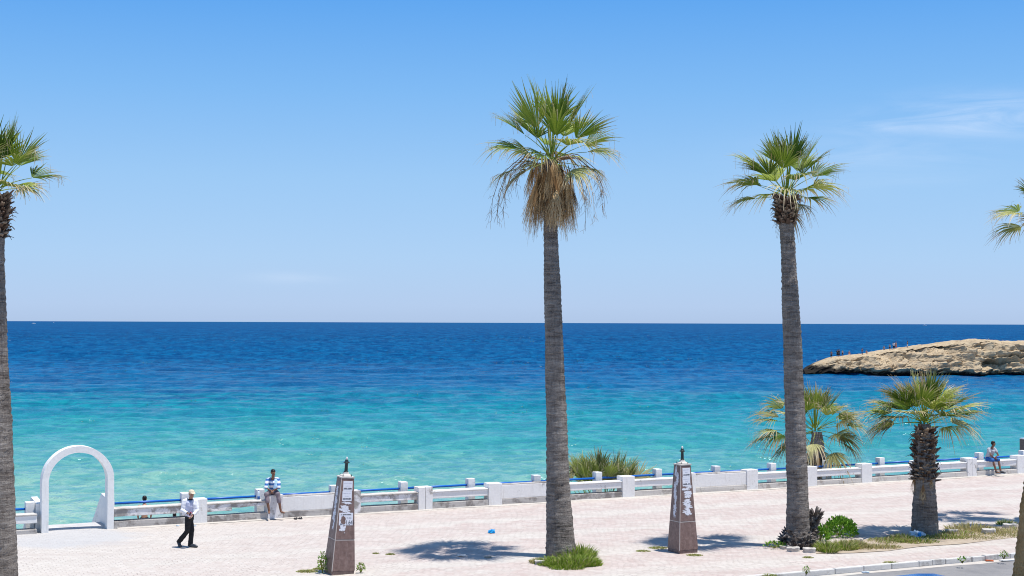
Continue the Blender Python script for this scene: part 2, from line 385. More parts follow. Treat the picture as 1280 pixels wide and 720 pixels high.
# ------------------------------------------------------------------ world, sun, camera
SUN = Vector((.226, -.085, .97)).normalized()
w = bpy.data.worlds.new('World'); S.world = w; w.use_nodes = True
nt = w.node_tree; bg = nt.nodes['Background']; bg.inputs[1].default_value = .12
sk = nt.nodes.new('ShaderNodeTexSky'); sk.sky_type = 'NISHITA'; sk.sun_disc = False
sk.sun_elevation = math.asin(SUN.z); sk.sun_rotation = math.atan2(SUN.x, SUN.y); sk.altitude = 10
sk.air_density = 1.0; sk.dust_density = .25; sk.ozone_density = 3.5
hs = nt.nodes.new('ShaderNodeHueSaturation'); hs.inputs['Saturation'].default_value = 1.12; hs.inputs['Value'].default_value = 1.0; hs.inputs['Hue'].default_value = .503
nt.links.new(sk.outputs[0], hs.inputs['Color'])
# thin cirrus: a mask on the view direction of the sky itself
tc = nt.nodes.new('ShaderNodeTexCoord')
mp = nt.nodes.new('ShaderNodeMapping'); mp.inputs['Scale'].default_value = (9, 9, 60); mp.inputs['Rotation'].default_value = (0, rad(8), 0)
nt.links.new(tc.outputs['Generated'], mp.inputs[0])
nz = nt.nodes.new('ShaderNodeTexNoise'); nz.inputs['Scale'].default_value = 1.0; nz.inputs['Detail'].default_value = 7; nz.inputs['Roughness'].default_value = .62; nz.inputs['Distortion'].default_value = .8
nt.links.new(mp.outputs[0], nz.inputs['Vector'])
def wmath(op, a, b=None, c=None):
    m = nt.nodes.new('ShaderNodeMath'); m.operation = op
    for i, v in enumerate((a, b, c)):
        if v is None: continue
        if hasattr(v, 'is_linked'): nt.links.new(v, m.inputs[i])
        else: m.inputs[i].default_value = v
    return m.outputs[0]
def spot(px, py, sx, sy):
    d = ray(px, py).normalized()
    se = nt.nodes.new('ShaderNodeSeparateXYZ'); nt.links.new(tc.outputs['Generated'], se.inputs[0])
    a = wmath('DIVIDE', wmath('SUBTRACT', se.outputs[0], d.x), sx); b = wmath('DIVIDE', wmath('SUBTRACT', se.outputs[2], d.z), sy)
    r = wmath('ADD', wmath('MULTIPLY', a, a), wmath('MULTIPLY', b, b))
    return wmath('MULTIPLY', wmath('POWER', math.e, wmath('MULTIPLY', r, -1.0)), wmath('GREATER_THAN', se.outputs[1], 0.0))
# the clear maritime air of that day: blue down to a pale lavender horizon
sz = nt.nodes.new('ShaderNodeSeparateXYZ'); nt.links.new(tc.outputs['Generated'], sz.inputs[0])
cr = nt.nodes.new('ShaderNodeValToRGB'); nt.links.new(sz.outputs[2], cr.inputs[0])
SKY = [(0.0, (.38, .54, .83)), (.012, (.405, .575, .88)), (.045, (.385, .60, .915)), (.10, (.32, .572, .915)), (.16, (.205, .487, .91)), (.235, (.085, .36, .88)), (.6, (.12, .26, .56)), (1, (.12, .23, .45))]
while len(cr.color_ramp.elements) < len(SKY): cr.color_ramp.elements.new(.5)
for e, (p_, c_) in zip(cr.color_ramp.elements, SKY): e.position = p_; e.color = (*c_, 1)
sm = nt.nodes.new('ShaderNodeVectorMath'); sm.operation = 'SCALE'; sm.inputs['Scale'].default_value = 1 / (.12 * 1.275); nt.links.new(cr.outputs[0], sm.inputs[0])
skymix = nt.nodes.new('ShaderNodeMix'); skymix.data_type = 'RGBA'; skymix.inputs[0].default_value = .88
nt.links.new(hs.outputs[0], skymix.inputs[6]); nt.links.new(sm.outputs[0], skymix.inputs[7])
msk = wmath('MAXIMUM', spot(1225, 145, .055, .012), wmath('MULTIPLY', spot(1125, 158, .04, .006), .7))
msk = wmath('MAXIMUM', msk, wmath('MULTIPLY', spot(370, 347, .03, .004), .22))
msk = wmath('MAXIMUM', msk, wmath('MULTIPLY', spot(1090, 195, .07, .018), .30))
rp = nt.nodes.new('ShaderNodeMapRange'); rp.inputs[1].default_value = .36; rp.inputs[2].default_value = .68; rp.clamp = True
nt.links.new(nz.outputs[0], rp.inputs[0])
cf = wmath('MULTIPLY', wmath('MULTIPLY', msk, rp.outputs[0]), .55)
mx = nt.nodes.new('ShaderNodeMix'); mx.data_type = 'RGBA'; nt.links.new(cf, mx.inputs[0]); nt.links.new(skymix.outputs[2], mx.inputs[6]); mx.inputs[7].default_value = (6.2, 6.6, 7.4, 1)
nt.links.new(mx.outputs[2], bg.inputs[0])

sl = bpy.data.lights.new('sun', 'SUN'); sl.energy = 4.2; sl.angle = rad(.53); sl.color = (1, .96, .90)
so = bpy.data.objects.new('sun', sl); COL.objects.link(so); so.rotation_euler = SUN.to_track_quat('Z', 'Y').to_euler(); so.location = (20, -10, 60)
cd = bpy.data.cameras.new('camera'); cd.lens = 50.0; cd.sensor_width = 36.0; cd.clip_end = 200000; cd.clip_start = .5
co = bpy.data.objects.new('camera', cd); COL.objects.link(co)
co.matrix_world = Matrix.Translation((0, 0, H)) @ Matrix.Rotation(math.pi / 2 + PITCH, 4, 'X') @ Matrix.Rotation(ROLL, 4, 'Z')
S.camera = co
S.view_settings.view_transform = 'Standard'; S.view_settings.look = 'None'; S.view_settings.gamma = 1; S.view_settings.exposure = .35
S.render.engine = 'CYCLES'; S.cycles.use_denoising = True; S.cycles.filter_width = 1.05; S.cycles.max_bounces = 6; S.cycles.diffuse_bounces = 3; S.cycles.transparent_max_bounces = 8

# ------------------------------------------------------------------ the setting
def sheet(name, quads, mat, smooth=False):
    m = MB()
    for q in quads: m.add(q, [tuple(range(len(q)))])
    return tag(m.build(name, mat, None, smooth), kind='structure')

KANG = rad(25.3)
KA = G(1080, 708.5); KD = Vector((math.cos(KANG), math.sin(KANG), 0)); KN = Vector((-math.sin(KANG), math.cos(KANG), 0))
def K(s, o, z=0.0): return KA + KD * s + KN * o + Vector((0, 0, z))
def ground_rel():
    # promenade: a gently uneven sheet between kerb and parapet
    ns, no = 260, 40; vs = []; fs = []
    for i in range(ns + 1):
        s = -60 + 150 * i / ns
        a = K(s, .15); b = W(s + 11.5, .42)
        for j in range(no + 1):
            p = a.lerp(b, j / no); p.z = noise.noise(p * .35) * .012 - .006 if 0 < j < no else 0
            vs.append(p)
    for i in range(ns):
        for j in range(no):
            q = i * (no + 1) + j; fs.append((q, q + no + 1, q + no + 2, q + 1))
    m = MB(); m.add(vs, fs); return tag(m.build('promenade_pavement', M['paving'], None, True), kind='structure')
ground_rel()
sheet('road', [[K(-120, -9, -.14), K(140, -9, -.14), K(140, .05, -.14), K(-120, .05, -.14)]], M['asphalt'])
sheet('near_pavement', [[K(-120, -60, -.02), K(140, -60, -.02), K(140, -9, -.02), K(-120, -9, -.02)], [K(-120, -9, -.02), K(140, -9, -.02), K(140, -9, -.2), K(-120, -9, -.2)]], M['apron'])
kb = MB(); rk_ = random.Random(5); s = -40.0
while s < 60:
    L_ = rk_.choice([1.0, 1.0, 1.0, .5, 1.0])
    Mk = Matrix.Translation(K(s, rk_.uniform(-.012, .012), rk_.uniform(-.008, .012))) @ Matrix.Rotation(KANG + rk_.uniform(-.006, .006), 4, 'Z')
    kb.box((.008, 0, -.16), (L_ - .01, .165, .012), .022, Mk, rough=.012)
    s += L_
tag(kb.build('kerb', M['kerb_stone'], None), kind='structure')
# sand blown against the foot of the parapet
for nm, s0_, s1_ in (('sand_drift', -.1, 52.0),):
    sd_ = MB(); vs_ = []; k_ = int((s1_ - s0_) / .2)
    for i in range(k_ + 1):
        s_ = s0_ + .2 * i; ww = .05 + .28 * max(0, noise.noise(Vector((s_ * .45, 7, 0))) + .25) + .10 * noise.noise(Vector((s_ * 2.3, 1, 0))); ww = max(.02, ww)
        vs_ += [W(s_, .01, .03 + .02 * noise.noise(Vector((s_, 2, 2)))), W(s_, -ww * .5, .018), W(s_, -ww, .0)]
    sd_.add(vs_, [f for i in range(k_) for f in ((i * 3, i * 3 + 1, i * 3 + 4, i * 3 + 3), (i * 3 + 1, i * 3 + 2, i * 3 + 5, i * 3 + 4))])
    tag(sd_.build(nm, M['dust'], None, True), kind='structure')
# dust swept into the gutter
gm = MB(); n = 120
for i in range(n):
    s0, s1 = -40 + i, -39 + i
    w0 = .25 + .35 * abs(noise.noise(Vector((s0 * .37, 3, 0)))); w1 = .25 + .35 * abs(noise.noise(Vector((s1 * .37, 3, 0))))
    gm.add([K(s0, -w0, -.136), K(s1, -w1, -.136), K(s1, -.01, -.136), K(s0, -.01, -.136)], [(0, 1, 2, 3)])
tag(gm.build('gutter_dust', M['dust'], None), kind='structure')
sheet('lower_terrace', [[W(-80, .42, -1), W(120, .42, -1), W(120, 4.6, -1), W(-80, 4.6, -1)], [W(-80, .42, -1), W(120, .42, -1), W(120, .42, -.05), W(-80, .42, -.05)],
                        [W(-80, 4.6, -1), W(120, 4.6, -1), W(120, 4.6, -4), W(-80, 4.6, -4)]], M['terrace'])
sheet('beach', [[W(-90, 4.4, -3.0), W(130, 4.4, -3.0), W(130, 14, -4.0), W(-90, 14, -4.0)], [W(-90, 14, -4.0), W(130, 14, -4.0), W(130, 40, -6), W(-90, 40, -6)]], M['sand'])

def sea():
    ys = [40.0]
    while ys[-1] < 2600: ys.append(ys[-1] * 1.0032)
    while ys[-1] < 90000: ys.append(ys[-1] * 1.03)
    ys = np.array(ys); nc = 760
    u = np.linspace(-1, 1, nc)
    X = u[None, :] * (ys[:, None] * .56 + 40); Y = np.repeat(ys[:, None], nc, 1)
    sp = np.maximum((ys * .56 + 40) * 2 / nc, ys * .0032)[:, None]
    rng = np.random.RandomState(4); Z = np.zeros_like(X)
    bend = [.6 * np.sin(X * .05 + k) + .5 * np.sin(Y * .041 + 2 * k) for k in range(3)]
    for k in range(64):
        lam = .7 * (28.0 / .7) ** ((k + rng.rand()) / 64); th = math.pi * .5 + rng.randn() * .40 + .22
        amp = .0074 * min(lam, 9.0) ** .86 * (1.0 if lam < 9 else (lam / 9.0) ** .3); kx, ky = math.cos(th) * 2 * math.pi / lam, math.sin(th) * 2 * math.pi / lam
        fade = np.clip((lam / sp - 2.2) / 2.0, 0, 1); n = int((fade[:, 0] > 0).sum())
        ph = kx * X[:n] + ky * Y[:n] + rng.rand() * 6.28 + bend[k % 3][:n]
        sn = np.sin(ph); Z[:n] += amp * fade[:n] * (sn + .35 * sn * sn)
    Z += SEA - Z[:200].mean(); Z[ys > 2650] = SEA
    nr = len(ys); co_ = np.stack([X, Y, Z], -1).reshape(-1, 3)
    i = np.arange((nr - 1) * (nc - 1)); r, c = i // (nc - 1), i % (nc - 1); a = r * nc + c
    q = np.stack([a, a + 1, a + nc + 1, a + nc], -1).ravel()
    me = bpy.data.meshes.new('sea'); me.vertices.add(nr * nc); me.vertices.foreach_set('co', co_.ravel())
    me.loops.add(len(q)); me.loops.foreach_set('vertex_index', q.astype(np.int32))
    nf = len(q) // 4; me.polygons.add(nf); me.polygons.foreach_set('loop_start', np.arange(0, nf * 4, 4, dtype=np.int32)); me.polygons.foreach_set('use_smooth', np.ones(nf, bool))
    me.materials.append(M['sea']); me.update(calc_edges=True); me.validate()
    o = bpy.data.objects.new('sea', me); COL.objects.link(o); tag(o, kind='structure')
sea()

# ------------------------------------------------------------------ rocky headland
def headland():
    prof = [(998, 462), (1008, 458), (1022, 453.5), (1040, 448), (1062, 445), (1080, 443.5), (1110, 438.5), (1135, 435), (1160, 431.5), (1185, 428.5), (1205, 425.5), (1230, 424.3), (1246, 425), (1256, 427), (1280, 427), (1340, 425), (1420, 422), (1600, 421)]
    Y0 = 299.0
    us = np.arange(999.0, 1580, 1.05); nt_ = 130
    rows = []
    FX = []
    for px in us:
        for (a, b), (c, d) in zip(prof, prof[1:]):
            if a <= px <= c: cy = b + (d - b) * (px - a) / (c - a); break
        top = D(px, cy, Y0 + 7); x = top.x; h = top.z - SEA
        tipf = min(1.0, ((px - 998.5) / 50.0)) ** .5
        dep = 3 + 22 * tipf
        row = []
        for j in range(nt_):
            t = j / (nt_ - 1)
            # t: 0 back waterline, .25 crest, .40 brow, .85 foot bulge, 1 undercut below water
            if t < .22: q = t / .22; y = dep * (1 - .5 * q); z = -1 + (h + 1) * math.sin(q * math.pi / 2)
            elif t < .38: q = (t - .22) / .16; y = dep * (.5 - .28 * q); z = h * (1 - .10 * q * q)
            elif t < .84: q = (t - .38) / .46; y = dep * .22 * (1 - q) ** .8 - .3 * q; z = h * .90 + (min(1.45, h * .35) - h * .90) * q
            else: q = (t - .84) / .16; y = -.3 + 1.9 * tipf * math.sin(q * math.pi / 2); z = min(1.45, h * .35) * (1 - q) - .9 * q
            row.append(Vector((x, Y0 + y, SEA + z)))
        rows.append(row)
    vs = []
    for i, row in enumerate(rows):
        for j, p in enumerate(row):
            t = j / (nt_ - 1)
            amp = min(1.0, max(0.0, (t - .10) / .24)) * min(1.0, (us[i] - 998) / 25.0 + .25)
            big = noise.fractal(Vector((p.x * .085, p.y * .05, p.z * .13)), 1.0, 2.0, 3) 
            wz = p.z + 1.6 * noise.noise(Vector((p.x * .11, p.y * .1, 2))) + .25 * p.x * .12
            led = (wz * .62) % 1.0; led = (led - .5) * (1 if led < .85 else -1.5)
            rid = 1 - abs(noise.noise(Vector((p.x * .22, p.y * .15, p.z * .22)))) * 2
            fine = noise.fractal(p * .75, .9, 2.1, 5); cell = noise.noise(Vector((p.x * .5, p.y * .3, p.z * .38)))
            cave = max(0, noise.noise(Vector((p.x * .17 + 9, 3, p.z * .33))) - .12)
            dy = -2.2 * big - 1.15 * led - .5 * rid - .6 * fine + .8 * cell + 6.5 * cave
            face = 1.0 if t > .36 else .25
            q = Vector((p.x + .5 * fine * amp, p.y + dy * amp * face, p.z + (.42 * fine + .35 * cell) * amp * (.8 if t < .4 else 1)))
            vs.append(q)
    fs = [(i * nt_ + j, i * nt_ + j + 1, (i + 1) * nt_ + j + 1, (i + 1) * nt_ + j) for i in range(len(us) - 1) for j in range(nt_ - 1)]
    fs.append(tuple(range(nt_)))
    m = MB(); m.add(vs, fs); o = m.build('rocky_headland', M['rock'], None, False)
    tag(o, kind='structure'); return vs, nt_, us
HV, HN, HU = headland()

# ------------------------------------------------------------------ parapet wall with bench beams
REP = {}
def place(parent, name, mb, mats, s, o, z, key=None, label=None, rz=0.0, smooth=False):
    """a part given once in its own frame, repeated along the wall by copies sharing the mesh"""
    key = key or name
    if key not in REP: REP[key] = mb.mesh(name, mats, smooth)
    ob = bpy.data.objects.new(name, REP[key]); COL.objects.link(ob); ob.parent = parent
    ob.location = (s, o, z); ob.rotation_euler = (0, 0, rz)
    if label: ob['label'] = label
    return ob
wall = thing('parapet_wall', WA, 'long white concrete parapet with bench beams and square piers to the right of the arch', 'wall', rz=WANG)
PW = .56
pil = [2.36, 5.04, 7.92, 10.72, 13.57, 16.35, 19.4, 22.28, 25.36, 28.42, 31.4, 34.45, 37.45, 40.5, 43.5, 46.5]
panels = {1, 4, 7}             # solid bays after these piers
def pier(seed, worn, split):
    m = MB(); r = .006
    if split:
        m.box((0, -.02, .0), (.27, .45, .83), .012, rough=r); m.box((.285, -.02, 0), (PW, .45, .83), .012, rough=r)
    else: m.box((0, -.02, 0), (PW, .45, .83), .015, rough=r)
    return m
for i, s in enumerate(pil):
    split = i in (3, 12); worn = i in (1, 2)
    place(wall, 'pier', pier(i, worn, split), M['worn_wall'] if worn else M['white_wall'], s, 0, 0, 'pier%d%d' % (split, worn))
# footing, bay by bay, and the beams between the piers
beamspecs = []
edges = [-.21] + [x for x in pil]
for i in range(len(edges)):
    a = -.2 if i == 0 else pil[i - 1] + PW
    b = pil[i] if i < len(pil) else pil[-1] + PW + 2.4
    worn = i in (1, 2); L_ = b - a
    ft = MB(); ft.box((a + .004, 0, -.08), (b - .004, .44, .235), .02, rough=.014, cuts=2)
    o = ft.build('footing', M['kerb_base'] if i < 7 else M['cap_stone'], wall, local=True)
    if (i - 1) in panels:
        pm_ = MB(); pm_.box((a + .003, .03, .238), (b - .003, .30, .74), .014, rough=.005)
        pm_.build('solid_panel', M['white_wall'], wall, local=True)
        cp = MB(); cp.box((a + .003, .05, .743), (b - .003, .40, .775), .01, rough=.01, cuts=2); cp.build('coping', M['kerb_base'], wall, local=True)
    else:
        bm_ = MB(); wm_ = M['worn_wall'] if i < 4 else M['white_wall']
        if i == 1:    # the broken bench: the underside of its right half has fallen away
            bm_.box((a + .003, .035, .37), (b - 1.25, .45, .615), .02, rough=.014, cuts=2)
            bm_.box((b - 1.255, .04, .47), (b - .003, .45, .612), .02, rough=.03, cuts=3)
        else: bm_.box((a + .003, .035, .385), (b - .003, .45, .615), .02, rough=.01, cuts=2)
        bm_.build('bench_beam', wm_, wall, local=True)
        sl_ = MB(); sl_.box((a + .003, .005, .618), (b - .003, .46, .665), .012, rough=.008, cuts=2)
        sl_.build('bench_slab', M['white_wall'] if i > 3 else M['cap_stone'], wall, local=True)
# left stretch beyond the arch
wl = thing('parapet_wall', W(-4.6, 0), 'short stretch of white bench parapet left of the arch, cut off by the frame', 'wall', rz=WANG)
for a, b in ((-5.2, -2.2), (-.45, 1.96)):
    m = MB(); m.box((a, 0, -.08), (b, .44, .13), .02, rough=.01, cuts=2); m.build('footing', M['kerb_base'], wl, local=True)
    m = MB(); m.box((a, .035, .33), (b, .45, .575), .02, rough=.01, cuts=2); m.build('bench_beam', M['white_wall'], wl, local=True)
    m = MB(); m.box((a, .005, .578), (b, .46, .62), .012, rough=.008, cuts=2); m.build('bench_slab', M['cap_stone'], wl, local=True)
for a in (-2.2, -1.33): 
    m = MB(); m.box((a, -.02, 0), (a + (.87 if a < -1.5 else .88), .45, .80), .012, rough=.006); m.build('pier', M['white_wall'], wl, local=True)

# ------------------------------------------------------------------ rail
rail = thing('blue_railing', W(0, .85), 'blue pipe railing on white square concrete posts behind the parapet, right of the arch', 'railing', rz=WANG)
posts = [2.35, 5.0, 7.75, 10.45, 13.2, 16.0, 18.75, 21.55, 24.4, 27.25, 30.2, 33.15, 36.1, 39.0, 41.75, 44.5, 47.3]
pm0 = MB(); pm0.box((-.145, -.145, -1.0), (.145, .145, .97), .018, rough=.006)
for s in posts: place(rail, 'post', pm0, M['white_wall'], s, 0, 0, 'railpost')
pr_ = random.Random(2)
ends = [-.25] + posts
for a, b in zip(ends, ends[1:]):
    m = MB(); m.tube([(a + .148, 0, .72 + pr_.uniform(-.008, .008)), (b - .148, 0, .72 + pr_.uniform(-.008, .008))], .042, 12)
    m.build('rail_pipe', M['blue_pipe'], rail, smooth=True, local=True)
rl = thing('blue_railing', W(-2.76, .85), 'blue pipe railing left of the arch with a single white post beside the stair cheek', 'railing', rz=WANG)
place(rl, 'post', pm0, M['white_wall'], 0, 0, -.04, 'railpost'); place(rl, 'post', pm0, M['white_wall'], -2.75, 0, -.04, 'railpost')
for a, b in ((-2.6, -.148), (-5.4, -2.9)):
    m = MB(); m.tube([(a, 0, .70), (b, 0, .70)], .042, 12); m.build('rail_pipe', M['blue_pipe'], rl, smooth=True, local=True)

# ------------------------------------------------------------------ arch and stair
AL, AR = -2.50, -.20
arch = thing('white_arch', W((AL + AR) / 2, 0), 'freestanding round white plastered arch over the stairs to the beach', 'arch', rz=WANG)
def arch_mesh():
    m = MB(); wO = (AR - AL) / 2; zc = 2.77 - wO; th = .215; dep = .46; n = 40
    prof = [(-wO, -.05), (-wO, zc * .5)] + [(-wO * math.cos(math.pi * i / n), zc + wO * math.sin(math.pi * i / n)) for i in range(n + 1)] + [(wO, zc * .5), (wO, -.05)]
    wi = wO - th
    inn = [(-wi, -.05), (-wi, zc * .5)] + [(-wi * math.cos(math.pi * i / n), zc + wi * math.sin(math.pi * i / n)) for i in range(n + 1)] + [(wi, zc * .5), (wi, -.05)]
    k = len(prof); vs = []
    for y in (0, dep):
        for p in (prof, inn):
            for x, z in p:
                q = Vector((x, y, z)); vs.append(q + noise.noise_vector(q * 2.5) * .008)
    fs = []
    for i in range(k - 1):
        fs += [(i, k + i, k + i + 1, i + 1), (2 * k + i, 2 * k + i + 1, 3 * k + i + 1, 3 * k + i), (i, i + 1, 2 * k + i + 1, 2 * k + i), (k + i, 3 * k + i, 3 * k + i + 1, k + i + 1)]
    m.add(vs, fs); return m
arch_mesh().build('arch_ring', M['arch_white'], arch, local=True)
stair = thing('beach_stair', W((AL + AR) / 2, .46), 'concrete stair behind the arch with white sloping side walls', 'stairs', rz=WANG)
hw = (AR - AL) / 2
m = MB(); m.box((-hw + .02, .0, -.5), (hw - .02, 1.35, .005), .01)
m.build('landing', M['apron'], stair, local=True)
m = MB()
for i in range(9): m.box((-hw + .1, 1.352 + i * .3, -3.4), (hw - .1, 1.65 + i * .3, -.16 * (i + 1)), .008)
m.build('steps', M['apron'], stair, local=True)
for sx in (-1, 1):
    m = MB(); x0, x1 = sx * (hw - .10), sx * (hw + .10); x0, x1 = min(x0, x1), max(x0, x1)
    pr2 = [(.01, -.3), (.01, .90), (1.25, .99), (2.6, .02), (4.6, -1.2), (4.6, -2.9), (1.2, -.9)]
    k = len(pr2); vs = [(x0, y, z) for y, z in pr2] + [(x1, y, z) for y, z in pr2]
    m.add(vs, [tuple(range(k - 1, -1, -1)), tuple(range(k, 2 * k))] + [(i, (i + 1) % k, k + (i + 1) % k, k + i) for i in range(k)])
    m.build('side_wall', M['arch_white'], stair, local=True)

# ------------------------------------------------------------------ stone lamp obelisks
def patch_poly(rng, w, h, jag=.25, n=26):
    pts = []
    for i in range(n):
        a = 2 * math.pi * i / n
        r = 1 - jag * rng.random() * (1.3 if rng.random() < .4 else .5)
        x, y = math.cos(a), math.sin(a); k = 1 / max(abs(x), abs(y))
        k = k * .55 + .45
        pts.append((x * k * r * w / 2, y * k * r * h / 2))
    return pts
def obelisk(loc, tilt, seed, label, number):
    rng = random.Random(seed)
    root = thing('stone_obelisk', loc, label, 'obelisk', 'stone lamp obelisks on the promenade')
    root.rotation_euler = (Matrix.Rotation(tilt, 3, 'Y') @ Matrix.Rotation(WANG, 3, 'Z')).to_euler()
    hb, ht, z0, z1, zj = .335, .185, .09, 2.60, .93
    half = lambda z: hb + (ht - hb) * (z - z0) / (z1 - z0)
    m = MB(); m.box((-.32, -.32, -.15), (.32, .32, .09), .01); m.build('plinth', M['marble'], root, local=True)
    def shaft(a, b, g=0.0):
        m = MB(); A, B = half(a), half(b)
        vs = [(-A, -A, a), (A, -A, a), (A, A, a), (-A, A, a), (-B, -B, b), (B, -B, b), (B, B, b), (-B, B, b)]
        bmm = bmesh.new(); V = [bmm.verts.new(v) for v in vs]
        for f in ((3, 2, 1, 0), (4, 5, 6, 7), (0, 1, 5, 4), (1, 2, 6, 5), (2, 3, 7, 6), (3, 0, 4, 7)): bmm.faces.new([V[i] for i in f])
        bmesh.ops.bevel(bmm, geom=bmm.edges[:], offset=.012, segments=2, affect='EDGES'); m.bm(bmm); return m
    shaft(z0 + .002, zj - .008).build('lower_cladding', M['marble'], root, local=True)
    shaft(zj + .008, z1).build('upper_cladding', M['marble'], root, local=True)
    m = MB(); q = half(zj) - .004; m.box((-q, -q, zj - .012), (q, q, zj + .012)); m.build('mortar_joint', M['joint'], root, local=True)
    m = MB()   # pale pointing along the front arris
    for a, b in ((z0, zj - .01), (zj + .01, z1)):
        m.tube([(-half(a) + .008, -half(a) + .008, a), (-half(b) + .008, -half(b) + .008, b)], .0125, 6)
    m.build('corner_pointing', M['joint'], root, local=True)
    m = MB(); m.box((-ht - .015, -ht - .015, z1 + .002), (ht + .015, ht + .015, z1 + .04), .008, rough=.008)
    m.lathe([(.17, z1 + .041), (.16, z1 + .07), (.085, z1 + .11), (.075, z1 + .15)], 12)
    m.build('cap', M['cap_stone'], root, local=True)
    ls = MB()
    ls.lathe([(.062, z1 + .15), (.062, z1 + .17), (.048, z1 + .18), (.042, z1 + .38), (.048, z1 + .40), (.085, z1 + .405), (.085, z1 + .425), (.055, z1 + .44), (.04, z1 + .49), (.03, z1 + .50)], 14)
    lp = ls.build('lamp_stub', M['lamp_metal'], root, smooth=False, local=True)
    m = MB(); m.lathe([(.026, z1 + .50), (.03, z1 + .53), (.024, z1 + .56), (.008, z1 + .57)], 10); m.build('lamp_socket', M['lampwhite'], lp, local=True)
    for sx, sy in ((-1, -1), (1, -1), (1, 1), (-1, 1)):
        m = MB(); m.tube([(sx * .12, sy * .12, z1 + .04), (sx * .12, sy * .12, z1 + .10)], .011, 6); m.build('anchor_bolt', M['lamp_metal'], root, local=True)
    # faces: front is -y (towards the road), side is -x
    slope = (hb - ht) / (z1 - z0)
    def onface(face, x, z, out):
        h_ = half(z) + out
        return Vector((x, -h_, z)) if face == 'f' else Vector((-h_, -x, z))
    def paper(face, x, z, w, h, jag, n=30, out=.004, mat='poster', name='poster'):
        m = MB()
        pts = patch_poly(rng, w, h, jag, n) if jag > 0 else [(-w / 2, -h / 2), (w / 2, -h / 2), (w / 2, h / 2), (-w / 2, h / 2)]
        vs = [onface(face, x + a, z + b, out) for a, b in pts]
        c = onface(face, x, z, out)
        vs.append(c); k = len(pts)
        m.add(vs, [(i, (i + 1) % k, k) for i in range(k)]); return m.build(name, M[mat], root, local=True)
    def strokes(parent_p, face, x, z, w, h, n, mat, out=.0065, dens=.8):
        m = MB(); step = w / n; u_ = [onface(face, x - w / 2, z - h * .36, out), onface(face, x + w / 2, z - h * .36, out), onface(face, x + w / 2, z - h * .22, out), onface(face, x - w / 2, z - h * .22, out)]; m.add(u_, [(0, 1, 2, 3)])
        for i in range(n):
            if rng.random() > dens: continue
            xa = x - w / 2 + i * step; ww = step * rng.uniform(.5, .85); zz = z + rng.uniform(-.1, .1) * h; hh = h * rng.uniform(.6, 1)
            vs = [onface(face, xa, zz - hh / 2, out + .0006), onface(face, xa + ww, zz - hh / 2, out + .0006), onface(face, xa + ww, zz + hh / 2, out + .0006), onface(face, xa, zz + hh / 2, out + .0006)]
            m.add(vs, [(0, 1, 2, 3)])
        m.build('print', M[mat], parent_p, local=True)
    def notice(x, zt, w, h):
        p = paper('f', x, zt - h / 2, w, h, 0)
        strokes(p, 'f', x, zt - h * .22, w * .8, .014, 22, 'ink_pale'); strokes(p, 'f', x, zt - h * .5, w * .36, .014, 8, 'ink_pale')
        strokes(p, 'f', x, zt - h * .76, w * .86, .05, 12, 'ink', dens=.92); return p
    def torn(face, cx, zt, zb, w, n):
        for i in range(n):
            z = zt + (zb - zt) * (i + .5) / n + rng.uniform(-.03, .03)
            paper(face, cx + rng.uniform(-.55, .55) * w * .5, z, w * rng.uniform(.6, 1.15), (zt - zb) / n * rng.uniform(1.3, 2.4), .7, 36, .003 + .0007 * (i % 4), name='torn_poster')
    notice(.01, 2.53, .27, .27); notice(0.0, 2.255, .275, .27)
    if number:
        torn('f', -.02, 1.98, 1.66, .30, 7); torn('s', .0, 2.35, 1.25, .24, 11)
        p = paper('f', .0, 1.50, .40, .34, 0)
        strokes(p, 'f', .0, 1.62, .34, .035, 13, 'ink', dens=.75); strokes(p, 'f', .09, 1.53, .14, .02, 6, 'ink', dens=.8)
        for txt, xx, sz in (('2', -.172, .17), ('1.641', -.015, .17)):
            cu = bpy.data.curves.new('lettering', 'FONT'); cu.body = txt; cu.size = sz; cu.space_character = .92; cu.fill_mode = 'BOTH' if False else cu.fill_mode
            tmp = bpy.data.objects.new('lettering', cu); COL.objects.link(tmp)
            dg = bpy.context.evaluated_depsgraph_get(); me = bpy.data.meshes.new_from_object(tmp.evaluated_get(dg))
            bpy.data.objects.remove(tmp)
            for v in me.vertices:
                v.co = onface('f', xx + v.co.x * .78, 1.35 + v.co.y * 1.0, .007)
            me.materials.append(M['ink']); me.name = 'lettering'
            lo = bpy.data.objects.new('lettering', me); COL.objects.link(lo); lo.parent = p
        # a hole torn out of the notice shows the stone
        paper('f', -.075, 1.47, .15, .24, .3, 26, .0085, 'marble', 'torn_gap')
        paper('f', -.08, 1.25, .22, .20, .5, 30, .004, name='torn_poster'); paper('f', -.02, .80 + .33, .03, .03, .2, 10, .004, name='sticker')
    else:
        torn('f', .01, 1.97, 1.15, .30, 14); torn('s', .0, 2.5, 1.05, .2, 9)
        paper('f', .03, 1.22, .17, .14, .35, 30, .006, name='torn_poster')
    return root
def ground_center(px, py): return G(px, py) + WD * .33 + WN * .33
obelisk(ground_center(414.5, 719), rad(3.6), 3, 'leaning brown stone obelisk with torn posters, nearest the walking man', True)
obelisk(ground_center(849.5, 692.5), rad(-.3), 8, 'upright brown stone obelisk with torn posters, right of the tallest palm', False)

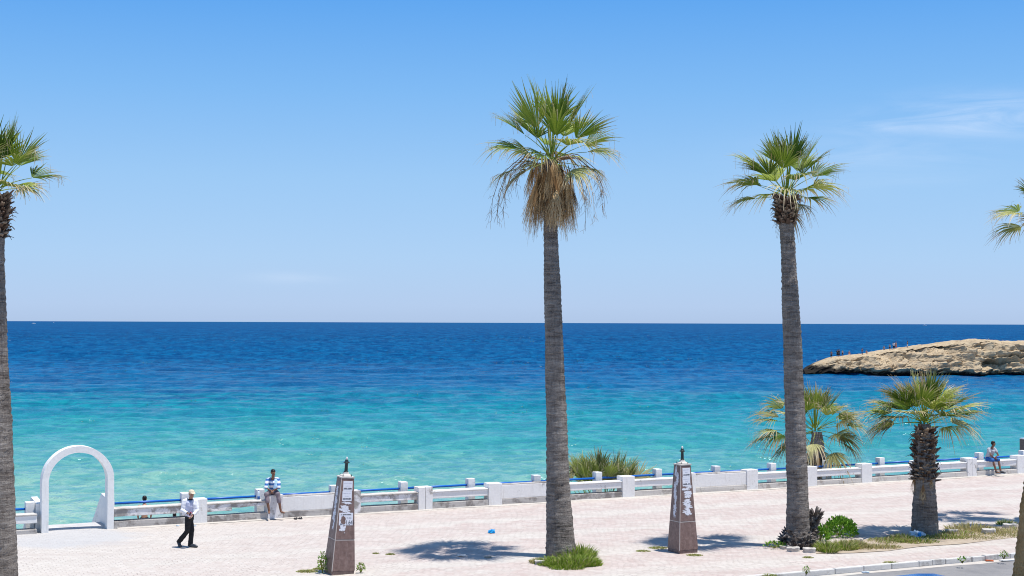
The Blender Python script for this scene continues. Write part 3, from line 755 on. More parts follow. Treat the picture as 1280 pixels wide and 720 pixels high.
# ------------------------------------------------------------------ fan palms
def frond(m, org, az, el, plen, br, dry, rng, spread=1.25, droop=.35, cup=.25, sag=.12, nseg=22, twist=0.0, tip=.35, pmat=1, thin=1.0):
    d = Vector((math.cos(az) * math.cos(el), math.sin(az) * math.cos(el), math.sin(el)))
    pts = [org + d * (plen * t) - Vector((0, 0, sag * plen * t * t)) for t in (0, .25, .5, .75, 1.0)]
    T = (pts[-1] - pts[-2]).normalized()
    side = T.cross(Vector((0, 0, 1)))
    if side.length < .05: side = Vector((-math.sin(az), math.cos(az), 0))
    side.normalize(); N = side.cross(T).normalized()
    if twist: R = Matrix.Rotation(twist, 3, T); side = R @ side; N = R @ N
    pc = [(max(0, dry - .25), .75, 0)] * 5
    m.tube(pts, [(.030, .016), (.022, .013), (.017, .011), (.014, .009), (.011, .008)], 5, 0, pc)
    hub = pts[-1]; da = 2 * spread / nseg; g0 = rng.uniform(.12, .88)
    for i in range(nseg):
        a = -spread + da * (i + .5) + rng.uniform(-.15, .15) * da
        fa = abs(a) / spread
        Ls = br * (1 - .30 * fa ** 1.6) * rng.uniform(.80, 1.08)
        Dv = (T * math.cos(a) + side * math.sin(a) + N * (cup * abs(math.sin(a)) ** 1.2)).normalized()
        E = (side * math.cos(a) - T * math.sin(a)).normalized(); Nn = Dv.cross(E); Nn = -Nn if Nn.dot(N) < 0 else Nn
        dr = droop * rng.uniform(.4, 1.5); sw = rng.uniform(-.08, .08)
        g = min(1, max(0, g0 + rng.uniform(-.22, .22))); dt = tip * rng.uniform(.3, 1.5)
        vs, cs = [], []
        for t in (.04, .28, .52, .74, .90, 1.0):
            r = Ls * t
            wd = (math.tan(da * .5) * r * 1.16 if t <= .48 else math.tan(da * .5) * Ls * .48 * 1.16 * (1 - (t - .48) / .52) ** 1.0) * thin
            wd = max(wd * .97, .0035)
            bend = max(0, t - .35) / .65
            c = hub + Dv * r + Vector((0, 0, -dr * Ls * bend ** 2.0)) + E * (sw * Ls * bend * bend)
            if dr * bend > .5: c += -Dv * (Ls * .12 * (dr * bend - .5))
            q = min(1, max(dry, dt * max(0, (t - .45) / .55) ** 1.4 * 2.2))
            for k, e in ((-1, -1), (0, 0), (1, 1)):
                vs.append(c + E * (wd * e) + Nn * (wd * .55 * (1 - abs(e)) - wd * .0))
                cs.append((q, min(1, g + (.12 if e == 0 else 0)), 0))
        fs = []
        for k in range(5):
            b = k * 3; fs += [(b, b + 1, b + 4, b + 3), (b + 1, b + 2, b + 5, b + 4)]
        m.add(vs, fs, 0, cs)
        if rng.random() < .35:      # curling pale fibres between the segments
            p = hub + Dv * (Ls * rng.uniform(.5, .8)); q1 = p + Dv * (.12 * br) + Vector((rng.uniform(-.06, .06), rng.uniform(-.06, .06), -.05)); q2 = q1 + Vector((rng.uniform(-.08, .08), rng.uniform(-.08, .08), -rng.uniform(.1, .3) * br))
            m.tube([p, q1, q2], .0045, 3, 0, (1, .9, 0), cap=False)

def boots(m, axis, zs, r_of, n, rng, up=.9, length=.22, width=.09):
    """cut leaf bases: short split wedges spiralling up the stem"""
    for i in range(n):
        z = zs[0] + (zs[1] - zs[0]) * (i + .5) / n; a = i * 2.399 + rng.uniform(-.2, .2)
        c = axis(z); r = r_of(z); o = Vector((math.cos(a), math.sin(a), 0)); sd = Vector((-math.sin(a), math.cos(a), 0))
        L_ = length * rng.uniform(.45, 1.55); lift = up * rng.uniform(.1, 1.5); a += rng.uniform(-.3, .3)
        dv = (o + Vector((0, 0, lift))).normalized()
        p0 = c + o * (r * .82); w = width * rng.uniform(.7, 1.25); th = .03
        gl = rng.random()
        for hs in ((-1, .2), (-.2, 1)) if rng.random() < .5 else ((-1, 1),):
            tipv = p0 + dv * (L_ * rng.uniform(.75, 1.1)) + sd * (w * .5 * sum(hs) * .5)
            a0 = p0 + sd * (w * hs[0]); a1 = p0 + sd * (w * hs[1]); nn = dv.cross(sd).normalized() * th
            t0 = tipv + sd * (w * hs[0] * .45); t1 = tipv + sd * (w * hs[1] * .45)
            m.add([a0 - nn, a1 - nn, a1 + nn, a0 + nn, t0 - nn * .5, t1 - nn * .5, t1 + nn * .5, t0 + nn * .5],
                  [(0, 1, 5, 4), (1, 2, 6, 5), (2, 3, 7, 6), (3, 0, 4, 7), (4, 5, 6, 7)], 0, [(rng.random() * .6, gl * .8, 0)] * 4 + [(.7, min(1, gl + .25), 0)] * 4)

def trunk_mesh(nodes, rng, step=.06, n=28, rough=.03, ringamp=.016):
    """nodes: (centre Vector, radius) from the ground up"""
    m = MB(); zs = [c.z for c, r in nodes]
    def at(z):
        z = min(max(z, zs[0]), zs[-1])
        for (c0, r0), (c1, r1) in zip(nodes, nodes[1:]):
            if c0.z <= z <= c1.z + 1e-6:
                t = (z - c0.z) / max(1e-6, c1.z - c0.z); t = t * t * (3 - 2 * t) * .5 + t * .5
                return Vector((c0.x + (c1.x - c0.x) * t, c0.y + (c1.y - c0.y) * t, z)), r0 + (r1 - r0) * t
        return nodes[-1]
    vs = []; k = int((zs[-1] - zs[0]) / step) + 1; sd = rng.uniform(0, 50)
    for i in range(k + 1):
        z = zs[0] + (zs[-1] - zs[0]) * i / k; c, r = at(z)
        ph = z * 8.5 + 2.0 * noise.noise(Vector((sd, z * 1.3, 0)))
        for j in range(n):
            a = 2 * math.pi * j / n; d = Vector((math.cos(a), math.sin(a), 0))
            q = ph + .5 * noise.noise(Vector((d.x * 2, d.y * 2, z + sd)))
            rr = r * (1 + .06 * noise.noise(Vector((d.x * 1.5, d.y * 1.5, z * .8 + sd)))) + ringamp * (q % 1.0) + rough * noise.noise(Vector((d.x * 5, d.y * 5, z * 9 + sd)))
            vs.append(c + d * rr)
    fs = [(i * n + j, i * n + (j + 1) % n, (i + 1) * n + (j + 1) % n, (i + 1) * n + j) for i in range(k) for j in range(n)]
    fs.append(tuple(k * n + j for j in range(n)))
    m.add(vs, fs); return m, at

def palm(name, px_nodes, Y, label, crown_px, groups, seed, zbase=0.0, boot=None, skirt=None, mat='trunk', zadd=None, ring=.018):
    rng = random.Random(seed)
    nodes = []
    for px, py, wpx in px_nodes:
        p = D(px, py, Y); nodes.append((p, wpx * .5 * Y / F))
    nodes[0][0].z = zbase
    if zadd: nodes += zadd
    base = nodes[0][0].copy()
    root = thing(name, base, label, 'palm tree', 'palm trees along the promenade')
    m, at = trunk_mesh([(Vector((base.x, base.y, zbase - .1)), nodes[0][1])] + nodes, rng, ringamp=ring)
    m.build('trunk', M[mat], root, smooth=True)
    org = D(crown_px[0], crown_px[1], Y) if len(crown_px) == 2 else Vector(crown_px)
    cm = MB(); dm = MB(); ga = rng.uniform(0, 6.28); k = 0
    for g in groups:
        n, e0, e1, pl, br, dry, droop, spread, cup, tip = g[:10]
        az = g[10] if len(g) > 10 else None
        for i in range(n):
            k += 1; a = ga + k * 2.39996 + rng.uniform(-.25, .25) if az is None else rad(az[i % len(az)]) + rng.uniform(-.1, .1)
            e = rad(e0 + (e1 - e0) * (i + rng.random()) / n)
            dd = dry if dry < .02 else min(1, max(0, dry + rng.uniform(-.25, .25)))
            tgt = dm if dry > .8 else cm
            hz = Vector((math.cos(a), math.sin(a), 0)) * .10
            frond(tgt, org + hz + Vector((0, 0, .2 * math.sin(e) + rng.uniform(-.1, .1))), a, e, pl * rng.uniform(.85, 1.1), br * rng.uniform(.88, 1.08), dd, rng, spread * rng.uniform(.88, 1.05), droop * rng.uniform(.7, 1.3), cup, twist=rng.uniform(-.5, .5), tip=tip)
    # new spear leaves
    for i in range(4):
        a = rng.uniform(0, 6.28); d = Vector((math.cos(a) * .12, math.sin(a) * .12, 1)).normalized(); L_ = rng.uniform(1.2, 1.7) * groups[0][3]
        cm.tube([org, org + d * L_ * .6, org + d * L_], [.03, .035, .006], 5, 0, (0, .8, 0))
    cm.build('crown', M['fan'], root)
    if skirt:
        n, z0, z1, r0, pl, br = skirt
        for i in range(n):
            a = i * 2.39996 + rng.uniform(-.3, .3); e = rad(rng.uniform(-88, -74)); zz = rng.uniform(z0, z1)
            c, r = at(zz); o = Vector((math.cos(a), math.sin(a), 0))
            frond(dm, Vector((org.x, org.y, zz)) + o * r0 * rng.uniform(.45, 1.5), a, e, pl * rng.uniform(.6, 1.1), br * rng.uniform(.6, 1.25), 0.0, rng, .28, .08, .1, .0, 16, rng.uniform(-.8, .8), .6, thin=1.0)
    if dm.v: dm.build('dead_fronds', M['dead'], root)
    if boot:
        bmb = MB()
        for i in range(90):     # torn fibre hanging among the stubs
            z = rng.uniform(boot[0][0], boot[0][1]); a = rng.uniform(0, 6.28); o = Vector((math.cos(a), math.sin(a), 0)); p = at(z)[0] + o * boot[1](z) * .95; q = p + o * rng.uniform(.10, .24) + Vector((rng.uniform(-.08, .08), rng.uniform(-.08, .08), rng.uniform(-.08, .16)))
            bmb.tube([p, p.lerp(q, .6) + Vector((0, 0, .03)), q + Vector((0, 0, rng.uniform(-.14, .02)))], [(.028, .012), (.02, .01), (.006, .005)], 4, 0, (rng.random(), rng.random(), 0))
        boots(bmb, lambda z: at(z)[0], boot[0], boot[1], boot[2], rng, *boot[3:]); bmb.build('leaf_bases', M['boot'], root)
    return root, at, org, rng

# the tallest palm
YC = 42.0
pc, at, org, rng = palm('fan_palm', [(701, 697, 38), (699.5, 660, 32.5), (698, 620, 29.5), (696, 540, 25.5), (693.5, 455, 23), (691, 370, 20.5), (689, 315, 17.5), (687.8, 275, 16), (688, 200, 15)], YC,
    'tallest palm, a skirt of dead fronds under its crown, green grass round its foot', (690, 200),
    [(6, 84, 62, 1.0, 1.5, 0, .05, .95, .30, .12), (8, 58, 30, 1.0, 1.42, 0, .11, 1.05, .28, .3), (7, 28, 6, 1.0, 1.32, .06, .30, 1.1, .2, .7), (5, 4, -18, .95, 1.2, .3, .5, 1.1, .1, 1.0),
     (6, -40, -66, .8, 1.0, 1.0, .45, .32, .1, .9)], 21, skirt=(112, 11.0, 11.95, .34, .35, 1.2))
fs_ = MB()      # dangling dead flower stalks
for i in range(16):
    a = rng.choice([math.pi + rng.uniform(-.7, .7), rng.uniform(-.8, .8), rng.uniform(0, 6.28)]); R_ = rng.uniform(.9, 1.75); dz = rng.uniform(-2.2, -.5)
    o = Vector((math.cos(a), math.sin(a), 0)); p0 = org + o * .15
    pts = [p0, p0 + o * R_ * .45 + Vector((0, 0, .12)), p0 + o * R_ * .85 + Vector((0, 0, dz * .25)), p0 + o * R_ + Vector((0, 0, dz * .65)), p0 + o * R_ * 1.02 + Vector((0, 0, dz))]
    fs_.tube(pts, [.016, .013, .010, .007, .004], 4, 0, (.3, rng.random(), 0), cap=False)
    for j in range(16):
        t = rng.uniform(.3, 1); k = min(3, int(t * 4)); b = pts[k].lerp(pts[k + 1], t * 4 - k); e = b + Vector((rng.uniform(-.2, .2), rng.uniform(-.2, .2), -rng.uniform(.1, .5)))
        fs_.tube([b, (b + e) / 2 + Vector((rng.uniform(-.05, .05), 0, .02)), e], [.005, .004, .003], 3, 0, (.5, rng.random(), 0), cap=False)
fs_.build('flower_stalks', M['dead'], pc)

# the palm on the right with a collar of leaf bases
YR = 44.0
GRP2 = [(6, 84, 60, .85, 1.3, 0, .06, 1.0, .35, .12), (8, 56, 32, .92, 1.42, 0, .15, 1.1, .3, .35), (8, 28, 4, .9, 1.36, .06, .34, 1.15, .2, .8), (2, -8, -40, .6, .8, .5, .6, 1.1, .1, 1.0)]
pr, at, org, rng = palm('fan_palm', [(998, 684, 33), (997.5, 655, 28), (997, 620, 25.5), (994.5, 540, 24), (991.5, 450, 22.5), (988, 370, 20), (985.5, 320, 17.5), (983.5, 284, 17), (982.5, 250, 17)], YR,
    'tall palm with a dark collar of leaf bases, burnt stump at its foot', (983, 247), GRP2, 52,
    boot=((9.95, 10.95), lambda z: .25 + .08 * math.sin(max(0, min(1, (z - 9.9) / 1.1)) * 2.6), 150, 1.2, .17, .075))
# burnt offsets round its foot
bs = MB(); b0 = pr.location
for i in range(260):
    a = rng.uniform(0, 6.28); z = min(.5, abs(rng.gauss(0, .22))); o = Vector((math.cos(a), math.sin(a), 0)); p = Vector(b0) + o * (.40 + rng.uniform(0, .12)) + Vector((0, 0, z))
    d = (o * rng.uniform(.5, 1.2) + Vector((rng.uniform(-.4, .4), rng.uniform(-.4, .4), rng.uniform(.2, 1.2)))).normalized()
    L_ = rng.uniform(.07, .20); bs.tube([p, p + d * L_ * .6, p + d * L_ + Vector((0, 0, -.03))], [(.05, .025), (.04, .02), (.012, .008)], 5, 0, (rng.random(), rng.random(), 0))
bs.build('burnt_leaf_bases', M['burnt'], pr)
sp_ = G(1013, 681); stp = thing('dead_palm_stump', sp_, 'short burnt palm offset with shaggy dark leaf bases against the tall right palm', 'stump')
tm, at2 = trunk_mesh([(sp_ + Vector((-.05, .0, -.05)), .22), (sp_ + Vector((.03, 0, .5)), .17), (sp_ + Vector((.12, 0, .95)), .14)], rng); tm.build('trunk', M['trunk'], stp, smooth=True)
bs = MB()
for i in range(260):
    z = rng.uniform(.05, 1.0); a = rng.uniform(0, 6.28); o = Vector((math.cos(a), math.sin(a), 0)); p = at2(sp_.z + z)[0] + o * .14
    d = (o * rng.uniform(.4, 1.3) + Vector((0, 0, rng.uniform(.3, 1.6)))).normalized(); L_ = rng.uniform(.09, .22) * (1.3 if z > .7 else 1)
    bs.tube([p, p + d * L_ * .6, p + d * L_], [(.05, .02), (.045, .02), (.018, .008)], 5, 0, (rng.random(), rng.random(), 0))
bs.build('leaf_bases', M['burnt'], stp)

# the palm cut by the left edge
YL = 36.5
palm('fan_palm', [(-1, 738, 45), (-.5, 690, 40), (-1, 640, 37), (-3, 540, 33.5), (-5.5, 420, 27), (-6.5, 330, 22), (-6, 290, 21), (-4, 246, 21)], YL,
    'palm at the left edge, its crown half outside the picture', (-4, 240), [(7, 86, 56, .95, 1.2, 0, .06, 1.25, .35, .12), (8, 54, 24, .9, 1.1, 0, .18, 1.4, .3, .4), (6, 22, 6, .7, .9, .08, .35, 1.3, .2, .8)], 77,
    boot=((9.0, 10.15), lambda z: .25 + .08 * math.sin(max(0, min(1, (z - 9.0) / 1.1)) * 2.6), 140, 1.0, .17, .075))

# the palm just outside the right edge: its fronds and its shadow come into the picture
YE = 49.5
palm('fan_palm', [(1335, 652, 34), (1333, 600, 26), (1327, 500, 22), (1322, 400, 19), (1318, 300, 16), (1318, 276, 15.5)], YE,
    'palm standing beyond the right edge, only frond tips in the picture', (1318, 277), [(6, 86, 70, .9, 1.1, 0, .08, 1.0, .4, .15), (7, 64, 40, .9, 1.1, 0, .2, 1.25, .3, .4), (10, 26, -6, 1.25, 1.3, .12, .35, 1.3, .2, .9)], 15,
    boot=((9.2, 10.3), lambda z: .30, 90, 1.0, .26, .10))

# the short shaggy palm
YS = 46.6
palm('short_fan_palm', [(1156, 668, 33), (1156, 640, 29), (1156, 610, 25), (1156, 590, 25), (1156, 560, 25), (1155, 540, 20), (1155, 530, 14)], YS,
    'short shaggy palm with a thick trunk on the dry verge near the seated youth', (1155.5, 531),
    [(7, 84, 62, .55, 1.25, 0, .08, 1.0, .35, .3), (9, 58, 36, .8, 1.4, 0, .18, 1.15, .3, .7), (10, 36, 14, .9, 1.45, .06, .28, 1.15, .2, 1.0), (4, 10, 0, .9, 1.2, .3, .5, 1.1, .1, 1.1, (5, 175, 40, 150)), (2, 78, 60, .7, 1.3, .75, .15, .25, .3, .8, (75, 130))], 33,
    boot=((1.75, 3.45), lambda z: .325 - .10 * max(0, (z - 2.6)), 190, .8, .22, .10), skirt=(9, 1.75, 2.0, .30, .1, .55), ring=.02)

# the palm behind the parapet
YB = 62.6
palm('low_fan_palm', [(1024, 617, 16), (1024, 590, 16), (1022, 555, 16), (1021, 540, 12)], YB, 'low dry-tipped palm growing behind the parapet and the tall right palm', (1019, 539),
    [(7, 84, 60, .9, 1.4, .0, .12, 1.0, .4, .6), (9, 56, 28, 1.1, 1.4, .1, .28, 1.15, .3, 1.0), (6, 40, -6, 1.75, 1.5, .2, .4, 1.2, .2, 1.1, (150, 168, 180, 195, 212, 172)), (6, 46, -8, 1.2, 1.4, .25, .5, 1.2, .2, 1.2, (-32, 0, 20, -15, 38, 8)), (6, -4, -35, 1.2, 1.2, .5, .7, 1.2, .1, 1.3)], 41, zbase=-1.0,
    skirt=(26, 1.0, 1.9, .2, .5, 1.0))
# trunkless palm clump behind the parapet
rng = random.Random(12); bp = D(752, 640, 58.2); bp.z = -1.0
cl = thing('palm_clump', bp, 'trunkless clump of young fan palm behind the parapet, right of the tallest palm', 'palm tree', 'palm trees along the promenade')
cm = MB()
for i in range(36):
    a = i * 2.39996; e = rad(rng.uniform(52, 86)); o = Vector((math.cos(a), math.sin(a), 0)) * rng.uniform(.1, .55)
    frond(cm, bp + o, a, e, rng.uniform(1.5, 2.15), rng.uniform(1.0, 1.4), rng.choice([.1, .15, .2, .1, .3, .6]), rng, rng.uniform(.7, 1.1), .16, .35, .12, 18, rng.uniform(-.8, .8), .35)
cm.build('crown', M['fan'], cl)

# the leaning brown trunk at the lower right corner: a palm this side of the kerb
YN = 33.0
palm('fan_palm', [(1287, 800, 52), (1295, 720, 54), (1302, 640, 48), (1318, 500, 34), (1368, 300, 28), (1430, 160, 26)], YN,
    'leaning orange-brown palm trunk in the lower right corner, crown out of the picture', (1430, 155), [(8, 86, 56, 1.0, 1.2, 0, .12, 1.1, .4, .15), (9, 54, 14, 1.0, 1.2, 0, .28, 1.25, .3, .4)], 18, mat='trunk_brown', ring=.035,
    boot=((9.6, 10.9), lambda z: .30, 80, 1.0, .26, .10), zbase=-.14)

# ------------------------------------------------------------------ grass, shrub, weeds
def tuft(m, c, n, rx, ry, h, rng, dry=.0, flat=0.0, lean=.5):
    for i in range(n):
        a = rng.uniform(0, 6.28); q = math.sqrt(rng.random()); p = Vector((c.x + math.cos(a) * rx * q, c.y + math.sin(a) * ry * q, c.z - .01))
        L_ = h * rng.uniform(.4, 1.1) * (1 - .55 * q * q); b = rng.uniform(0, 6.28); out = Vector((math.cos(a) * q * lean + math.cos(b) * .35, math.sin(a) * q * lean + math.sin(b) * .35, 1)).normalized()
        sd = Vector((-math.sin(b), math.cos(b), 0)) * rng.uniform(.006, .013); md = p + out * L_ * .6; tp = p + out * L_ + Vector((out.x, out.y, -.35)) * (L_ * .3)
        dd = 0 if rng.random() > dry else rng.uniform(.6, 1); g = rng.random()
        m.add([p - sd, p + sd, md + sd * .8, md - sd * .8, tp], [(0, 1, 2, 3), (3, 2, 4)], 0, [(dd, g * .55, 0)] * 2 + [(dd, g * .9, 0)] * 2 + [(min(1, dd + .2), g, 0)])
rng = random.Random(9)
def grass_thing(name, px, py, n, rx, ry, h, dry, label, cat='grass', group=None, lean=.6, z=0.0):
    c = G(px, py, z); m = MB(); tuft(m, c, n, rx, ry, h, rng, dry, lean=lean)
    return tag(m.build(name, M['grass'], None, org=c), label, cat, group)
gc = MB(); gc0 = G(711, 702)
for px, py, n, rx, ry, h in ((688, 704, 700, .34, .4, .30), (700, 707, 900, .42, .4, .36), (716, 707, 1000, .45, .45, .42), (731, 705, 900, .42, .5, .40), (741, 706, 420, .26, .3, .26), (718, 698, 800, .45, .5, .55), (728, 695, 500, .4, .5, .5), (681, 706, 220, .2, .25, .18), (708, 711, 350, .5, .2, .2)):
    tuft(gc, G(px, py), n, rx, ry, h, rng, .13, lean=.8)
tag(gc.build('grass_clump', M['grass'], None, org=gc0), 'thick bright green grass clump round the foot of the tallest palm', 'grass')
grass_thing('dry_grass_tuft', 672, 703, 420, .22, .3, .2, .9, 'small straw-yellow tuft at the left foot of the tallest palm')
gs = MB()
for px, py, n, rx, ry, h, dry in [(1032, 688, 1500, .5, .6, .4, .15), (1050, 686, 1500, .55, .6, .35, .3), (1066, 683, 1300, .6, .7, .3, .55), (1085, 684, 1000, .7, .6, .22, .85), (1105, 685, 900, .7, .5, .15, .9),
    (1110, 676, 1100, .8, .8, .22, .45), (1130, 674, 1200, .8, .8, .3, .3), (1150, 677, 1100, .7, .5, .25, .35), (1180, 672, 1100, .8, .6, .22, .3), (1200, 668, 900, .8, .7, .2, .5), (1210, 662, 1200, .9, .9, .3, .95), (1235, 665, 1100, .9, .8, .25, .85), (1222, 672, 800, .9, .6, .14, .9), (1255, 668, 900, .9, .7, .18, .85), (1270, 664, 700, .9, .7, .2, .7), (1255, 656, 650, .5, .5, .24, .2)]:
    tuft(gs, G(px + rng.uniform(-5, 5), py + rng.uniform(-1, 1)), int(n * .55), rx * rng.uniform(.55, 1.0), ry * rng.uniform(.6, 1.0), h * rng.uniform(.8, 1.3), rng, min(.95, dry + .22), lean=.8)
tag(gs.build('verge_grass', M['grass'], None), 'patchy green and straw grass on the verge by the kerb', 'grass', None, 'stuff')
sheet('verge_soil', [[G(a, b, .005) for a, b in ((1020, 692), (1068, 691), (1110, 688.5), (1150, 683), (1200, 680), (1250, 674), (1300, 668), (1300, 655), (1250, 658), (1205, 660), (1170, 667), (1120, 669), (1085, 674), (1050, 676), (1022, 684))]], M['soil'])
def leafy(name, c, rx, ry, h, n, ls, label, cat='shrub', dry=.03, group=None):
    m = MB()
    for i in range(n):
        a = rng.uniform(0, 6.28); ph = math.acos(rng.uniform(-.1, 1)); q = rng.uniform(.45, 1) ** .6 * (1 + .18 * noise.noise(Vector((a * 1.3, ph * 2, rx * 9))))
        d = Vector((math.cos(a) * math.sin(ph), math.sin(a) * math.sin(ph), math.cos(ph))); p = c + Vector((d.x * rx * q, d.y * ry * q, .08 + d.z * h * q))
        v = (d + Vector((rng.uniform(-.7, .7), rng.uniform(-.7, .7), rng.uniform(-.2, .9)))).normalized(); sd = v.cross(Vector((rng.uniform(-1, 1), rng.uniform(-1, 1), rng.uniform(-1, 1)))).normalized() * ls * .3
        L_ = ls * rng.uniform(.6, 1.2); g = rng.random(); dd = 1 if rng.random() < dry else 0
        m.add([p, p + v * L_ * .5 + sd, p + v * L_, p + v * L_ * .5 - sd], [(0, 1, 2, 3)], 0, (dd, g, 0))
    for i in range(14):
        a = rng.uniform(0, 6.28); q = rng.random() * .7; e = c + Vector((math.cos(a) * rx * q, math.sin(a) * ry * q, h * .7)); m.tube([c, e], [.012, .005], 4, 0, (1, .1, 0))
    return tag(m.build(name, M['shrub'], None, org=c), label, cat, group)
leafy('green_shrub', G(1050, 670), .52, .5, .50, 1100, .12, 'rounded glossy green shrub beside the burnt stump')
leafy('weed', G(1026, 676), .25, .25, .38, 260, .14, 'small leafy dark green weed between the burnt stump and the shrub', 'weed')
leafy('weed', G(403, 716), .14, .14, .50, 300, .05, 'tall spindly weed at the left foot of the leaning obelisk', 'weed', .3)
leafy('weed', G(451, 716), .12, .12, .2, 160, .045, 'low pale weed at the right foot of the leaning obelisk', 'weed', .5)
leafy('weed', G(1008, 718), .10, .10, .15, 110, .04, 'weed sprouting from the kerb below the tall right palm', 'weed', .2)
leafy('weed', G(1255, 699), .12, .12, .17, 120, .045, 'weed growing at the kerb near the right edge', 'weed', .2)
leafy('weed', G(1203, 704), .10, .06, .10, 40, .07, 'tiny weed in the gutter below the short palm', 'weed', .2)
leafy('weed', G(968, 685), .32, .25, .10, 160, .08, 'flat green weed left of the tall right palm', 'weed', .25)
for px, py, r_, lab in ((384, 714, .30, 'flat yellowing weed mat on the paving left of the leaning obelisk'), (398, 711, .16, 'small yellow weed patch nearest the leaning obelisk'), (823, 685, .32, 'flat mossy weed patch at the left foot of the upright obelisk'), (804, 689, .22, 'yellow weed patch left of the upright obelisk, in the palm shadow'), (868, 694, .25, 'thin weed line at the front foot of the upright obelisk'), (488, 693, .14, 'tiny yellow weed at the left end of the tallest palm\'s shadow'), (470, 692, .10, 'lone weed speck right of the leaning obelisk'), (1010, 697, .16, 'little green weed patch in front of the tall right palm'), (960, 719, .25, 'weed patch on the paving above the kerb at the bottom edge'), (1114, 703.5, .25, 'thin weed strip on the paving edge above the kerb')):
    c = G(px, py); m = MB(); tuft(m, c, int(1700 * r_), r_, r_ * .8, .07, rng, .6, lean=1.2); tag(m.build('weed_patch', M['grass'], None, org=c), lab, 'weed')

# ------------------------------------------------------------------ litter and stones
def crumple(name, c, sx, sy, sz, mat, label, cat, seed):
    b = bmesh.new(); bmesh.ops.create_icosphere(b, subdivisions=3, radius=1)
    for v in b.verts:
        k = 1 + .55 * noise.fractal(v.co * 1.9 + Vector((seed, 0, 0)), .8, 2, 4); v.co = Vector((v.co.x * sx * k, v.co.y * sy * k, max(0, v.co.z * .9 + .4) * sz * k))
    m = MB(); m.bm(b); o = m.build(name, mat, None); o.location = c; return tag(o, label, cat)
crumple('plastic_bag', G(614.5, 666), .12, .11, .075, M['bag'], 'crumpled bright blue plastic bag lying on the pavement', 'bag', 3)
crumple('plastic_bag', G(1146, 671), .20, .15, .14, M['clear'], 'pale plastic litter in the grass at the short palm\'s foot', 'bag', 7)
crumple('plastic_bag', G(1147.5, 670.6) + Vector((0, -.2, .03)), .06, .06, .09, M['bag'], 'small blue plastic scrap in the grass at the short palm\'s foot', 'bag', 9)
def flat_litter(px, py, a, b, mat, label, z=0.0):
    c = G(px, py, z); m = MB(); m.box((-a, -b, 0), (a, b, .035), .008, Matrix.Rotation(rng.uniform(0, .5), 4, 'Z'), rough=.02, cuts=2); o = m.build('litter', mat, None); o.location = c; return tag(o, label, 'litter')
flat_litter(1237, 701.5, .11, .05, M['redplastic'], 'orange-red scrap in the gutter near the right edge', -.13)
flat_litter(1259, 701, .24, .08, M['paperlitter'], 'flat white carton in the gutter near the right edge', -.13)
flat_litter(1082, 716, .10, .05, M['clear'], 'pale blue and white wrapper in the gutter under the kerb', -.13)
flat_litter(577, 695, .12, .07, M['paperlitter'], 'pale paper scrap in the shadow of the tallest palm')
flat_litter(610, 697, .10, .05, M['soil'], 'dry brown leaf scrap in the shadow of the tallest palm')
flat_litter(222, 657.5, .05, .05, M['clear'], 'crushed clear bottle at the foot of the parapet behind the walking man')
flat_litter(243, 657.5, .06, .05, M['clear'], 'clear plastic scrap at the foot of the parapet right of the walking man')
for i, (px, py, r_, lab) in enumerate([(675, 705, .14, 'pale stone by the grass at the tallest palm'), (982, 686, .14, 'broken kerb stone left of the tall right palm'), (992, 689, .17, 'grey stone block at the front foot of the tall right palm'), (1012, 690, .17, 'square pale stone at the foot of the burnt stump'), (974, 683, .12, 'small dark-edged stone left of the tall right palm'), (1074, 677, .12, 'pale stone in the grass right of the shrub'), (1172, 667, .14, 'pale stone right of the short palm'), (1190, 667, .18, 'long grey stone in the verge right of the short palm'), (1236, 667, .22, 'flat broken slab in the straw grass'), (1262, 660, .20, 'pale slab at the right end of the verge')]):
    m = MB(); m.box((-r_, -r_ * .6, -.03), (r_, r_ * .6, r_ * .7), .02, Matrix.Rotation(rng.uniform(-.5, .6), 4, 'Z'), rough=.05, cuts=2); o = m.build('stone_block', M['stone'], None); o.location = G(px, py); tag(o, lab, 'stone')

# ------------------------------------------------------------------ people
def remesh(mb, name, mat, vox, smooth_it=6, parent=None, wrinkle=0.0):
    me = mb.mesh(name, mat, True); tmp = bpy.data.objects.new('tmp', me); COL.objects.link(tmp)
    r = tmp.modifiers.new('r', 'REMESH'); r.mode = 'VOXEL'; r.voxel_size = vox; r.use_smooth_shade = True
    s_ = tmp.modifiers.new('s', 'SMOOTH'); s_.iterations = smooth_it; s_.factor = .5
    dg = bpy.context.evaluated_depsgraph_get(); out = bpy.data.meshes.new_from_object(tmp.evaluated_get(dg))
    bpy.data.objects.remove(tmp); out.name = name; out.materials.clear(); out.materials.append(mat)
    if wrinkle:
        for v in out.vertices: v.co += v.normal * (wrinkle * noise.noise(Vector((v.co.x * 9, v.co.y * 9, v.co.z * 13))))
    out.polygons.foreach_set('use_smooth', [True] * len(out.polygons)); out.update()
    o = bpy.data.objects.new(name, out); COL.objects.link(o); o.parent = parent; return o
def blob(m, c, r, R=None, n=12):
    b = bmesh.new(); bmesh.ops.create_uvsphere(b, u_segments=n * 2, v_segments=n, radius=1)
    Mx = Matrix.Translation(c) @ (R.to_4x4() if R else Matrix.Identity(4)) @ Matrix.Diagonal((*r, 1)); m.bm(b, 0, Mx)
def limb(m, pts, rs):
    """tapered limb with rounded joints"""
    m.tube(pts, rs, 12)
    for p, r in zip(pts, rs):
        rr = max(r) if hasattr(r, '__len__') else r; rr = min(r) if hasattr(r, '__len__') else r
        blob(m, Vector(p), (rr, rr, rr), n=6)
